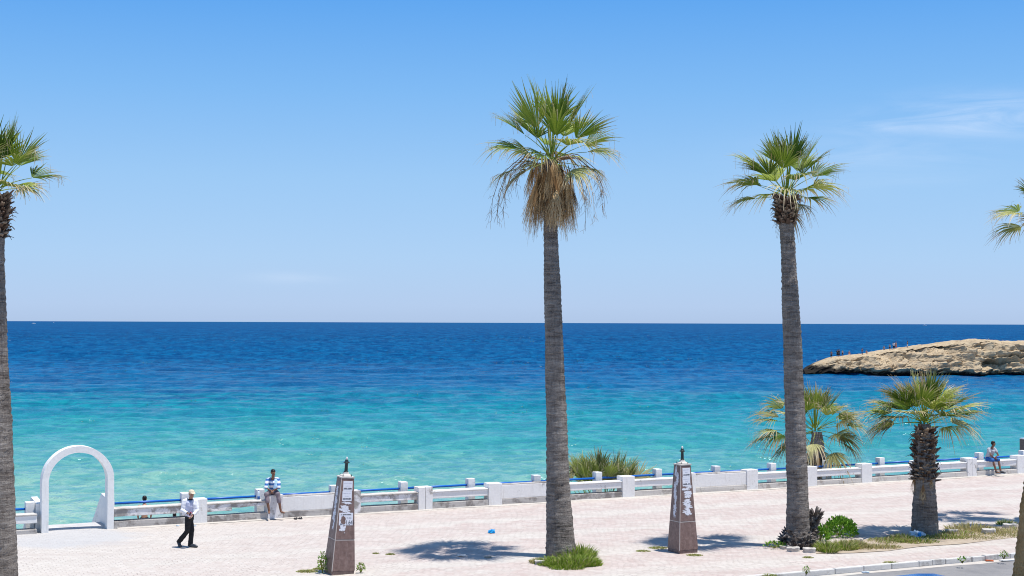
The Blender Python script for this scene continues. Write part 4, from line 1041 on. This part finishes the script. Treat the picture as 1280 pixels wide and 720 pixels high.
def head(m, c, face, up=Vector((0, 0, 1)), k=1.0):
    f = face.normalized(); s_ = f.cross(up).normalized(); u = s_.cross(f)
    R = Matrix((s_, f, u)).transposed()
    P_ = lambda x, y, z: c + R @ Vector((x * k, y * k, z * k))
    blob(m, P_(0, -.012, .03), (.075 * k, .095 * k, .092 * k), R); blob(m, P_(0, .03, -.05), (.055 * k, .06 * k, .065 * k), R)
    blob(m, P_(0, .062, -.088), (.026 * k, .024 * k, .022 * k), R, 6)
    m.tube([P_(0, .083, .025), P_(0, .112, -.022), P_(0, .085, -.035)], [.010 * k, .017 * k, .012 * k], 8)
    for sx in (-1, 1): blob(m, P_(.078 * sx, -.01, 0), (.012 * k, .022 * k, .032 * k), R, 6); blob(m, P_(.034 * sx, .07, .032), (.022 * k, .018 * k, .009 * k), R, 6)
    blob(m, P_(0, .078, -.058), (.026 * k, .014 * k, .009 * k), R, 6)
    return P_, R
def hand(m, w, d, palm_n, k=1.0, curl=.5):
    """wrist w, direction d of the fingers, palm normal"""
    d = d.normalized(); s_ = d.cross(palm_n).normalized(); n = palm_n.normalized()
    blob(m, w + d * .045 * k, (.0, .0, .0)) if False else None
    m.tube([w, w + d * .05 * k, w + d * .09 * k], [(.027 * k, .020 * k), (.040 * k, .018 * k), (.038 * k, .015 * k)], 10)
    for i, (off, L_) in enumerate(((-.028, .072), (-.010, .082), (.010, .077), (.027, .060))):
        p = w + d * .085 * k + s_ * off * k; q = p + (d * math.cos(curl * .6) + n * math.sin(curl * .6)) * L_ * .5 * k; e = q + (d * math.cos(curl * 1.6) + n * math.sin(curl * 1.6)) * L_ * .5 * k
        m.tube([p, q, e], [.0105 * k, .0095 * k, .0075 * k], 7)
    p = w + d * .03 * k - s_ * .03 * k; q = p + (d * .7 - s_ * .7 + n * .2).normalized() * .035 * k; e = q + (d + n * .4).normalized() * .035 * k
    m.tube([p, q, e], [.014 * k, .012 * k, .009 * k], 7)
V = lambda *a: Vector(a)
def eyes(parent, P_, R, k=1.0):
    for sx in (-1, 1):
        m = MB(); blob(m, P_(.032 * sx, .083, .016), (.013 * k, .006 * k, .007 * k), R, 6); m.build('eye', M['hair'], parent, local=True, smooth=True)

def walking_man():
    base = G(236.5, 684); root = thing('person', base, 'man in white jacket, black trousers and beige cap walking on the pavement', 'person')
    # x to the right of the picture, -y towards the road; he walks right and slightly towards the road
    pel = V(0, 0, .93); neck = V(.035, -.03, 1.46); chest = V(.02, -.01, 1.25); hd = V(.07, -.06, 1.615)
    hipL, hipR = V(-.02, .085, .90), V(-.02, -.085, .90)      # far leg, near leg
    # the near leg (picture left) trails with the heel lifted, the far leg carries the weight
    kA, aA, tA = V(-.05, -.06, .50), V(-.30, -.02, .17), V(-.27, -.06, .04)
    kB, aB, tB = V(.06, .06, .50), V(.03, .02, .09), V(.20, -.06, .03)
    shL, shR = V(.20, -.02, 1.40), V(-.155, -.06, 1.40)
    elR, wrR = V(-.20, -.13, 1.13), V(.01, -.27, 1.06)       # forearm across the waist
    elL, wrL = V(.26, -.10, 1.13), V(.15, -.28, 1.00)
    b = MB()
    def torso(m, g=0.0):
        m.tube([pel + V(0, 0, -.08), pel + V(0, 0, .05), V(.01, 0, 1.10), chest, V(.025, -.02, 1.38), V(.03, -.025, 1.44)], [(.155 + g, .115 + g), (.165 + g, .12 + g), (.155 + g, .112 + g), (.18 + g, .125 + g), (.165 + g, .105 + g), (.09 + g, .075 + g)], 16)
    torso(b); limb(b, [V(.03, -.03, 1.42), neck + V(.01, -.01, .06)], [.062, .056])
    P_, R = head(b, hd, V(.75, -1, -.12))
    for sh, el, wr in ((shL, elL, wrL), (shR, elR, wrR)): limb(b, [chest.lerp(sh, .75) + V(0, 0, .06), sh, el, wr], [.06, .055, .042, .028])
    hand(b, wrR, V(1, -.3, .1), V(0, -.3, -1)); hand(b, wrL, V(-.25, -.6, -.4), V(-1, 0, .1))
    for h, k, a, t in ((hipL, kB, aB, tB), (hipR, kA, aA, tA)): limb(b, [h, k, a, t], [.088, .058, .042, .035])
    body = remesh(b, 'body', M['skin'], .011, 4, root); eyes(body, P_, R)
    t = MB(); t.tube([pel + V(0, 0, -.10), pel + V(0, 0, .02), pel + V(0, 0, .10)], [(.165, .13), (.172, .135), (.166, .13)], 16)
    for h, k, a in ((hipL, kB, aB), (hipR, kA, aA)): limb(t, [h, h.lerp(k, .5), k, k.lerp(a, .55), a + V(0, 0, .01)], [.105, .096, .082, .076, .074])
    remesh(t, 'trousers', M['black_cloth'], .014, 3, root, .012)
    b = MB(); b.tube([pel + V(0, 0, .09), pel + V(.0, 0, .125)], [(.172, .137), (.17, .135)], 18); b.build('belt', M['leather'], root, local=True, smooth=True)
    s_ = MB(); torso(s_, .014); s_2 = remesh(s_, 'shirt', M['lilac_cloth'], .013, 3, root, .008)
    j = MB()
    # the jacket hangs open: two fronts, a back and sleeves
    for sh, el, wr in ((shL, elL, wrL), (shR, elR, wrR)):
        limb(j, [chest.lerp(sh, .6) + V(0, .01, .08), sh, sh.lerp(el, .55), el, el.lerp(wr, .8)], [.072, .075, .066, .060, .048])
    for x, y in ((-.135, -.075), (.165, -.075)): j.tube([V(x * 1.02, y, .985), V(x, y * .9, 1.15), V(x * .9 + .01, y * .95, 1.30), V(x * .62 + .015, y * .7, 1.43)], [(.062, .07), (.062, .075), (.064, .07), (.05, .05)], 12)
    j.tube([V(-.01, .05, .985), V(0, .06, 1.15), V(.01, .06, 1.32), V(.02, .03, 1.44)], [(.17, .085), (.175, .08), (.175, .075), (.10, .06)], 14)
    remesh(j, 'jacket', M['white_cloth'], .013, 3, root, .012)
    for sh, el, wr in ((shL, elL, wrL), (shR, elR, wrR)):
        c = MB(); c.tube([el.lerp(wr, .80), el.lerp(wr, .95)], [.040, .038], 12); c.build('cuff', M['black_cloth'], root, local=True, smooth=True)
    c = MB(); c.tube([neck + V(-.005, 0, -.05), neck + V(.008, -.01, .02)], [(.088, .082), (.068, .066)], 14); c.tube([V(.05, -.125, 1.40), V(.045, -.155, 1.31)], [(.05, .015), (.012, .01)], 8); remesh(c, 'collar', M['black_cloth'], .012, 2, root)
    sh_ = MB()
    sh_.tube([aB + V(-.06, .03, -.035), aB + V(.02, -.01, -.03), tB + V(-.04, .03, .012), tB + V(.03, -.01, .008), tB + V(.075, -.03, -.004)], [.05, .060, .058, .048, .024], 12, flat=.95); blob(sh_, aB + V(0, 0, -.01), (.055, .05, .05))
    remesh(sh_, 'shoe', M['leather'], .011, 3, root)
    sh_ = MB(); sh_.tube([aA + V(-.06, .02, .03), aA + V(-.01, 0, -.03), tA + V(-.01, 0, .02), tA + V(.06, -.035, -.005)], [.046, .060, .056, .032], 12, flat=.95); blob(sh_, aA, (.052, .05, .05))
    remesh(sh_, 'shoe', M['leather'], .011, 3, root)
    hr = MB(); blob(hr, P_(0, -.03, .015), (.079, .085, .085), R); remesh(hr, 'hair', M['hair'], .012, 2, root)
    cp = MB(); blob(cp, P_(0, -.008, .068), (.09, .108, .075), R); cp.tube([P_(0, .07, .058), P_(0, .13, .052), P_(0, .175, .038)], [(.085, .014), (.078, .012), (.05, .009)], 14)
    remesh(cp, 'cap', M['beige_cloth'], .011, 2, root)
    ph = thing('phone', base + V(.10, -.36, 1.06), 'small pink phone held by the walking man', 'phone'); m = MB(); m.box((-.03, -.012, -.06), (.03, .012, .06), .008, Matrix.Rotation(.5, 4, 'Y')); m.build('case', M['pink'], ph, local=True)
    m = MB(); m.box((-.026, -.015, -.05), (.026, -.0125, .05), .0, Matrix.Rotation(.5, 4, 'Y')); m.build('screen', M['glassdark'], ph, local=True)
walking_man()

def seated(base, label, seat, yaw, lean, headdir, mats, kind, spread=.17, kneeout=.43, footz=.0, feet=(.0, .0)):
    """seat height given; local frame: +x to his left as seen from the road, -y is forward"""
    root = thing('person', base, label, 'person', rz=yaw)
    Z = seat; pel = V(0, 0, Z + .10); ch = V(0, -lean * .6, Z + .40); neck = V(0, -lean, Z + .60); hd = V(headdir.x * .03, -lean * 1.25 + headdir.y * .02, Z + .775)
    b = MB()
    def torso(m, g=0.0, z0=0.0):
        m.tube([pel + V(0, .0, -.08 + z0), pel + V(0, -.01, .06), pel.lerp(ch, .5), ch, ch.lerp(neck, .55), neck + V(0, .01, -.04)], [(.17 + g, .12 + g), (.165 + g, .12 + g), (.15 + g, .112 + g), (.178 + g, .125 + g), (.165 + g, .105 + g), (.085 + g, .07 + g)], 16)
    torso(b); limb(b, [neck + V(0, .01, -.05), hd + V(0, .01, -.07)], [.06, .054]); P_, R = head(b, hd, headdir)
    legs = []
    for sx, (fx, fy) in ((-1, feet[0]), (1, feet[1])):
        hip = V(.09 * sx, -.02, Z + .07); kn = V(spread * sx, -kneeout, Z + .05); an = V(fx, fy, Z + footz + .08); legs.append((hip, kn, an))
        limb(b, [hip, kn, kn.lerp(an, .35), an], [.088, .060, .056, .038])
        fd = V(an.x - kn.x + .08 * sx, -.16, 0).normalized(); b.tube([an + V(0, .03, -.04), an + fd * .07 + V(0, 0, -.045), an + fd * .17 + V(0, 0, -.058), an + fd * .21 + V(0, 0, -.06)], [.034, .040, .034, .018], 10, flat=.8); blob(b, an, (.04, .042, .045))
    wr = {-1: V(-.035, -kneeout * .82, Z + .16), 1: V(.035, -kneeout * .86, Z + .17)}
    arms = []
    for sx in (-1, 1):
        sh = ch + V(.185 * sx, -.02 - lean * .2, .12); el = V(.22 * sx, -lean - .16, Z + .27); arms.append((sh, el, wr[sx]))
        limb(b, [ch.lerp(sh, .7) + V(0, 0, .06), sh, el, wr[sx]], [.06, .055, .041, .027])
        hand(b, wr[sx], V(-.35 * sx, -.8, -.45), V(-sx, 0, -.3))
    body = remesh(b, 'body', M[mats['skin']], .011, 4, root); eyes(body, P_, R)
    t = MB(); t.tube([pel + V(0, 0, -.09), pel + V(0, -.01, .05)], [(.18, .135), (.175, .13)], 16)
    for hip, kn, an in legs:
        end = kn.lerp(an, mats['leglen'])
        limb(t, [hip, hip.lerp(kn, .5), kn + V(0, .01, 0)] + ([end] if mats['leglen'] > 0 else []), [.11, .098, .085] + ([.082] if mats['leglen'] > 0 else []))
    remesh(t, mats['bottomname'], M[mats['bottom']], .013, 3, root, .010)
    s_ = MB(); torso(s_, .02, .03)
    for sh, el, w_ in arms: limb(s_, [ch.lerp(sh, .6) + V(0, .01, .07), sh, sh.lerp(el, mats['sleeve'])], [.078, .076, .070])
    remesh(s_, mats['topname'], M[mats['top']], .013, 3, root, .010)
    hr = MB(); blob(hr, P_(0, -.018, .055), (.083, .098, .078), R); blob(hr, P_(0, -.045, .01), (.078, .07, .07), R); remesh(hr, mats.get('hairname', 'hair'), M['hair'], .012, 2, root)
    return root, P_, R, legs
b1 = W(5.04 + .26, .20, 0)
r1, P1, R1, lg = seated(b1, 'barefoot man in blue striped shirt seated on a pier, towel over his shoulder', .835, rad(4), .19, V(.6, -1, -.16),
    dict(skin='skin_dark', top='stripe', topname='shirt', bottom='mauve_cloth', bottomname='trousers', leglen=.42, sleeve=.95), 'a', .20, .40, -.60, ((-.10, -.42), (.30, -.40)))
tw = MB(); tw.tube([V(.13, .0, 1.30), V(.12, -.12, 1.43), V(.11, -.26, 1.34), V(.095, -.31, 1.20), V(.08, -.33, 1.06)], [(.055, .018), (.065, .020), (.07, .018), (.078, .016), (.085, .014)], 12)
two = remesh(tw, 'towel', M['towel'], .012, 2, None, .012); two.location = b1; two.rotation_euler = (0, 0, rad(4)); tag(two, 'pale blue towel hanging over the shoulder of the man in the striped shirt', 'towel')
b3 = W(38.0 + .95, .20, 0)
r3, P3, R3, lg = seated(b3, 'youth in grey t-shirt and blue shorts sitting on the bench beam at the right', .668, rad(26), .20, V(1, -.25, -.12),
    dict(skin='skin_dark', top='grey_cloth', topname='tshirt', bottom='blue_cloth', bottomname='shorts', leglen=0.0, sleeve=.5), 'b', .17, .42, -.52, ((-.05, -.50), (.16, -.56)))
sh_names = []
for hip, kn, an in lg:
    m = MB(); fd = V(an.x - kn.x + .08, -.16, 0).normalized(); m.tube([an + V(0, .035, -.045), an + fd * .07 + V(0, 0, -.045), an + fd * .17 + V(0, 0, -.058), an + fd * .225 + V(0, 0, -.06)], [.055, .060, .056, .036], 10, flat=.9); blob(m, an + V(0, 0, -.02), (.05, .052, .045))
    so_ = remesh(m, 'shoe', M['leather'], .011, 2, r3); m = MB(); m.tube([an + fd * .02 + V(0, 0, -.085), an + fd * .18 + V(0, 0, -.09)], [(.05, .014), (.045, .012)], 10); m.build('sole', M['bag'], so_, local=True)
# sandals under the barefoot man
for i, (dx, lab) in enumerate(((0, 'left one of the pair of dark sandals below the seated barefoot man'), (.2, 'right one of the pair of dark sandals below the seated barefoot man'))):
    c = W(5.95 + dx * .8, -.30, 0); o = thing('sandal', c, lab, 'sandal', rz=WANG + .3 * i)
    m = MB(); m.tube([(0, -.12, .015), (0, 0, .015), (0, .12, .015)], [(.035, .014), (.045, .014), (.04, .014)], 10); m.build('sole', M['leather'], o, local=True)
    m = MB(); m.tube([(-.045, -.03, .02), (-.03, -.04, .065), (.03, -.04, .065), (.045, -.03, .02)], [(.03, .008)] * 4, 8); m.build('strap', M['greybrown'], o, local=True)
# water bottle on the bench beam
c = W(4.78, .22, .668); o = thing('water_bottle', c, 'clear water bottle with a blue label on the bench beside the barefoot man', 'bottle')
m = MB(); m.lathe([(.04, 0), (.043, .01), (.043, .24), (.035, .28), (.016, .315)], 14); m.build('bottle_body', M['clear'], o, local=True, smooth=True)
m = MB(); m.lathe([(.0445, .03), (.0445, .13)], 14); m.build('bottle_label', M['blue_cloth'], o, local=True, smooth=True)
m = MB(); m.lathe([(.018, .312), (.018, .335)], 10); m.build('cap', M['blue_cloth'], o, local=True)

def simple_person(root, z, mats, rng, scale=1.0, pose='stand', turn=0.0, vox=.03):
    k = scale; b = MB(); a0 = rng.uniform(-.1, .1); zz = -.42 if pose == 'sit' else 0.0
    R = Matrix.Rotation(turn, 3, 'Z'); q = lambda x, y, h: R @ V(x * k, y * k, (h + zz) * k)
    pel = q(0, 0, .92)
    b.tube([q(0, 0, .84), q(0, 0, .98), q(0, 0, 1.10), q(0, -.01, 1.27), q(0, 0, 1.40), q(0, 0, 1.46)], [(.15 * k, .11 * k), (.16 * k, .115 * k), (.14 * k, .105 * k), (.175 * k, .12 * k), (.16 * k, .10 * k), (.07 * k, .06 * k)], 14)
    limb(b, [q(0, 0, 1.44), q(0, -.02, 1.55)], [.055 * k, .05 * k]); P_, RR = head(b, q(0, -.02, 1.635), R @ V(0, -1, 0), k=k)
    for sx in (-1, 1):
        if pose == 'sit': L_ = [q(.09 * sx, 0, .88), q(.15 * sx, -.42, .92), q(.13 * sx, -.45, .50)]
        else: L_ = [q(.09 * sx, 0, .88), q(.10 * sx, -.02 + a0 * sx, .47), q(.10 * sx, .0 + a0 * sx, .05)]
        limb(b, L_, [.085 * k, .057 * k, .038 * k]); f = L_[-1]; b.tube([f + R @ V(0, .04 * k, -.01), f + R @ V(0, -.16 * k, -.02)], [.038 * k, .03 * k], 8)
        sh = q(.19 * sx, 0, 1.38); el = q(.25 * sx, .03, 1.12); wr = q(.22 * sx, -.08, .90)
        limb(b, [sh, el, wr], [.055 * k, .04 * k, .028 * k]); hand(b, wr, R @ V(0, -.25, -1), R @ V(-sx, 0, 0), k)
    body = remesh(b, 'body', M[mats[0]], vox, 2, root)
    t = MB(); t.tube([q(0, 0, .80), q(0, 0, .98)], [(.165 * k, .125 * k), (.16 * k, .12 * k)], 12)
    for sx in (-1, 1):
        e = q(.15 * sx, -.30, .90) if pose == 'sit' else q(.10 * sx, -.01 + .6 * a0 * sx, .58); limb(t, [q(.09 * sx, 0, .88), e], [.10 * k, .088 * k])
    remesh(t, 'shorts', M[mats[1]], vox, 1, root)
    hr = MB(); blob(hr, P_(0, -.02, .05), (.084 * k, .098 * k, .082 * k), RR); blob(hr, P_(0, -.045, .0), (.075 * k, .065 * k, .075 * k), RR); remesh(hr, 'hair', M['hair'], vox * .6, 1, root)
    if mats[2]:
        s_ = MB(); s_.tube([q(0, 0, .93), q(0, 0, 1.10), q(0, -.01, 1.27), q(0, 0, 1.42)], [(.17 * k, .125 * k), (.16 * k, .12 * k), (.195 * k, .135 * k), (.12 * k, .09 * k)], 12)
        for sx in (-1, 1): limb(s_, [q(.17 * sx, 0, 1.37), q(.23 * sx, .02, 1.2)], [.07 * k, .062 * k])
        remesh(s_, 'tshirt', M[mats[2]], vox, 1, root)
# bathers on the terrace behind the parapet, backs to us
pr3 = random.Random(6)
bt = thing('person', D(180.5, 640, 50.6).xy.to_3d() + V(0, 0, -1.0), 'bare-backed bather standing behind the blue rail right of the arch', 'person'); simple_person(bt, 0, ('skin_bather', 'black_cloth', None), pr3, .96, turn=math.pi + .2, vox=.014)
bt2 = thing('person', D(218, 650, 50.9).xy.to_3d() + V(0, 0, -1.0 + .42 * .9 - .40), 'bather seated on the lower terrace, back seen under the bench beam beside the walking man', 'person'); simple_person(bt2, 0, ('skin_bather', 'blue_cloth', None), pr3, .8, 'sit', math.pi, .014)
cb = D(157.5, 650, 49.9); m = MB(); o = thing('cool_box', V(cb.x, cb.y, -1.0), 'white cool box behind the parapet just right of the arch', 'box', rz=WANG)
m.box((-.17, -.15, 0), (.17, .15, .80), .02); m.build('tub', M['whiteplastic'], o, local=True); m = MB(); m.box((-.18, -.16, .802), (.18, .16, .87), .02); m.build('lid', M['whiteplastic'], o, local=True)

# people on the headland
fig = [(1039.2, 'leftmost figure on the rock, standing alone in dark shorts', 1.0, 'stand', ('skin_dark', 'black_cloth', None), 0), (1046.8, 'darkly dressed left one of the close pair on the low end of the rock', 1.02, 'stand', ('skin_dark', 'black_cloth', 'black_cloth'), 0), (1048.8, 'taller right one of the close pair on the low end of the rock', 1.1, 'stand', ('skin_dark', 'black_cloth', 'black_cloth'), .6),
    (1053.2, 'small figure just right of the dark close pair on the rock', .8, 'stand', ('skin_bather', 'black_cloth', None), 0), (1061.5, 'figure sitting low on the rock between the left group and the lone stander', .9, 'sit', ('skin_bather', 'redplastic', None), 0), (1077.8, 'lone figure in dark blue shorts standing midway along the rock', .95, 'stand', ('skin_dark', 'blue_cloth', None), .4), (1083.3, 'figure sitting on the rock right of the lone midway stander', .9, 'sit', ('skin_bather', 'redplastic', None), 0),
    (1105.0, 'figure sitting low on the rock left of the right-hand group', .9, 'sit', ('skin_bather', 'black_cloth', None), 0), (1112.3, 'bare-chested crouching figure at the left of the right-hand group on the rock', .85, 'stand', ('skin_bather', 'black_cloth', None), 0), (1117.4, 'figure in a pale top in the middle of the right-hand group on the rock', 1.05, 'stand', ('skin_dark', 'black_cloth', 'white_cloth'), 0), (1120.0, 'bare-chested figure at the right of the right-hand group on the rock', 1.05, 'stand', ('skin_bather', 'redplastic', None), .5), (1134.3, 'rightmost figure on the rock, standing apart in white shorts', 1.0, 'stand', ('skin_dark', 'white_cloth', None), 1.2)]
hv = np.array([tuple(v) for v in HV]).reshape(len(HU), HN, 3)
for px, lab, k, pose, mats, tn in fig:
    i = int(round((px - HU[0]) / (HU[1] - HU[0]))); col = hv[i]
    j0, j1 = int(.18 * HN), int(.40 * HN)
    sl_ang = (col[j0:j1, 2] - H) / col[j0:j1, 1]; j = j0 + int(np.argmax(sl_ang)); p = col[min(j + 5, HN - 1)]
    r = thing('person', (D(px, 440, p[1]).x, p[1], p[2] - .03), lab, 'person', 'people on the rocky headland')
    simple_person(r, 0, mats, pr3, k, pose, tn, .03)

# ------------------------------------------------------------------ brown cabinet behind the rail at the right edge
c = D(1286.5, 560, 68.5); c.z = -1.0; cab = thing('brown_cabinet', c, 'brown metal cabinet with a pale lid edge behind the rail at the right edge', 'cabinet', rz=WANG)
m = MB(); m.box((0, 0, 0), (.75, .6, 2.32), .01); m.build('case', M['greybrown'], cab, local=True)
m = MB(); m.box((.04, -.03, 2.322), (.79, .63, 2.37), .01); m.build('lid', M['whiteplastic'], cab, local=True)
m = MB(); m.box((.08, -.006, 1.72), (.35, -.002, 2.0)); m.build('notice', M['poster'], cab, local=True)

# ------------------------------------------------------------------ boats on the horizon
def boat(px, py, Lm, label, sail=False):
    r = ray(px, py); t = (SEA - H) / r.z; c = Vector((r.x * t, r.y * t, SEA))
    o = thing('motorboat', c, label, 'boat', 'far boats on the open sea'); n = 9; vs = []
    for i in range(n):
        u = i / (n - 1); x = (u - .5) * Lm; wd = Lm * .15 * (1 - max(0, u - .55) ** 2 / .21); zt = Lm * (.10 + .06 * u * u)
        vs += [(x, -wd, zt), (x, -wd * .6, -.3), (x, wd * .6, -.3), (x, wd, zt)]
    fs = [(i * 4 + j, i * 4 + j + 1, i * 4 + j + 5, i * 4 + j + 4) for i in range(n - 1) for j in range(3)] + [(i * 4, (i + 1) * 4, (i + 1) * 4 + 3, i * 4 + 3) for i in range(n - 1)] + [(0, 3, 2, 1), (n * 4 - 4, n * 4 - 3, n * 4 - 2, n * 4 - 1)]
    m = MB(); m.add(vs, fs); m.build('hull', M['whiteplastic'], o, local=True)
    m = MB(); m.box((-Lm * .25, -Lm * .10, Lm * .12), (Lm * .15, Lm * .10, Lm * .26), Lm * .01); m.build('cabin', M['whiteplastic'], o, local=True)
boat(42, 404.9, 15, 'white motorboat on the open sea, upper left near the horizon'); boat(67, 403.6, 9, 'tiny white boat just right of the larger motorboat near the horizon'); boat(1156, 407.0, 26, 'tiny pale vessel on the horizon above the rock')

# ------------------------------------------------------------------ the blue car whose roof peeps over the bottom edge
def car():
    Yc = 31.2; top = D(1166, 721.0, Yc); zr = -.14; h = top.z - zr
    root = thing('parked_car', (top.x, top.y, zr), 'blue car on the road, only its roof showing at the bottom edge', 'car', rz=KANG)
    # body cross-sections along x (length 3.9 m), heights scaled to reach the roof
    st = [(-1.95, .55, .45, .62), (-1.85, .80, .30, .95), (-1.2, .84, .22, 1.0), (0, .85, .20, 1.0), (1.0, .84, .22, .98), (1.6, .80, .26, .86), (1.95, .62, .40, .66)]
    m = MB(); vs = []
    for x, wd, z0, z1 in st:
        vs += [(x, -wd * .92, z0), (x, -wd, z0 + .12), (x, -wd, (z0 + z1) * .5), (x, -wd * .94, z1), (x, wd * .94, z1), (x, wd, (z0 + z1) * .5), (x, wd, z0 + .12), (x, wd * .92, z0)]
    k = len(st); fs = [(i * 8 + j, i * 8 + (j + 1) % 8, (i + 1) * 8 + (j + 1) % 8, (i + 1) * 8 + j) for i in range(k - 1) for j in range(8)] + [tuple(range(7, -1, -1)), tuple((k - 1) * 8 + j for j in range(8))]
    m.add(vs, fs); m.build('body', M['bluecar'], root, local=True, smooth=True)
    rf = [(-1.5, .62, h - .14), (-1.2, .60, h - .05), (-.6, .60, h - .005), (0, .60, h), (.45, .58, h - .03), (.7, .56, h - .09)]
    def shell(pts, base, mat, nm, zl):
        m = MB(); vs = []
        for (x, wd, zt), (bx, bw) in zip(pts, base): vs += [(bx, -bw, zl), (x, -wd, zt - .05), (x, -wd * .8, zt - .008), (x, 0, zt), (x, wd * .8, zt - .008), (x, wd, zt - .05), (bx, bw, zl)]
        k = len(pts); fs = [(i * 7 + j, i * 7 + j + 1, (i + 1) * 7 + j + 1, (i + 1) * 7 + j) for i in range(k - 1) for j in range(6)] + [tuple(range(6, -1, -1)), tuple((k - 1) * 7 + j for j in range(7))]
        m.add(vs, fs); return m.build(nm, mat, root, local=True, smooth=True)
    shell([(x * .985, w_ * .985, z - .02) for x, w_, z in rf], [(-1.85, .76), (-1.3, .79), (-.6, .80), (0, .80), (.7, .79), (1.25, .76)], M['glassdark'], 'windows', .95)
    m = MB(); vs = []
    for x, wd, zt in rf: vs += [(x, -wd, zt - .05), (x, -wd * .8, zt - .006), (x, 0, zt), (x, wd * .8, zt - .006), (x, wd, zt - .05)]
    m.add(vs, [(i * 5 + j, i * 5 + j + 1, (i + 1) * 5 + j + 1, (i + 1) * 5 + j) for i in range(5) for j in range(4)]); m.build('roof', M['bluecar'], root, local=True, smooth=True)
    for x in (-1.25, 1.2):
        for sy in (-1, 1):
            Mw = Matrix.Translation((x, sy * .76, .31)) @ Matrix.Rotation(math.pi / 2, 4, 'X')
            m = MB(); m.lathe([(.20, -.09), (.30, -.09), (.31, -.05), (.31, .05), (.30, .09), (.20, .09)], 24, 0, Mw); wh = m.build('wheel', M['rubber'], root, local=True); m = MB(); m.lathe([(.05, -.10), (.19, -.093), (.19, .093), (.05, .10)], 18, 0, Mw); m.build('rim', M['steel'], wh, local=True)
    for sy in (-1, 1):
        m = MB(); blob(m, V(1.84, sy * .55, .62), (.10, .14, .08)); m.build('headlight', M['clear'], root, local=True, smooth=True)
        m = MB(); blob(m, V(-1.88, sy * .58, .74), (.06, .12, .09)); m.build('tail_light', M['redplastic'], root, local=True, smooth=True)
car()
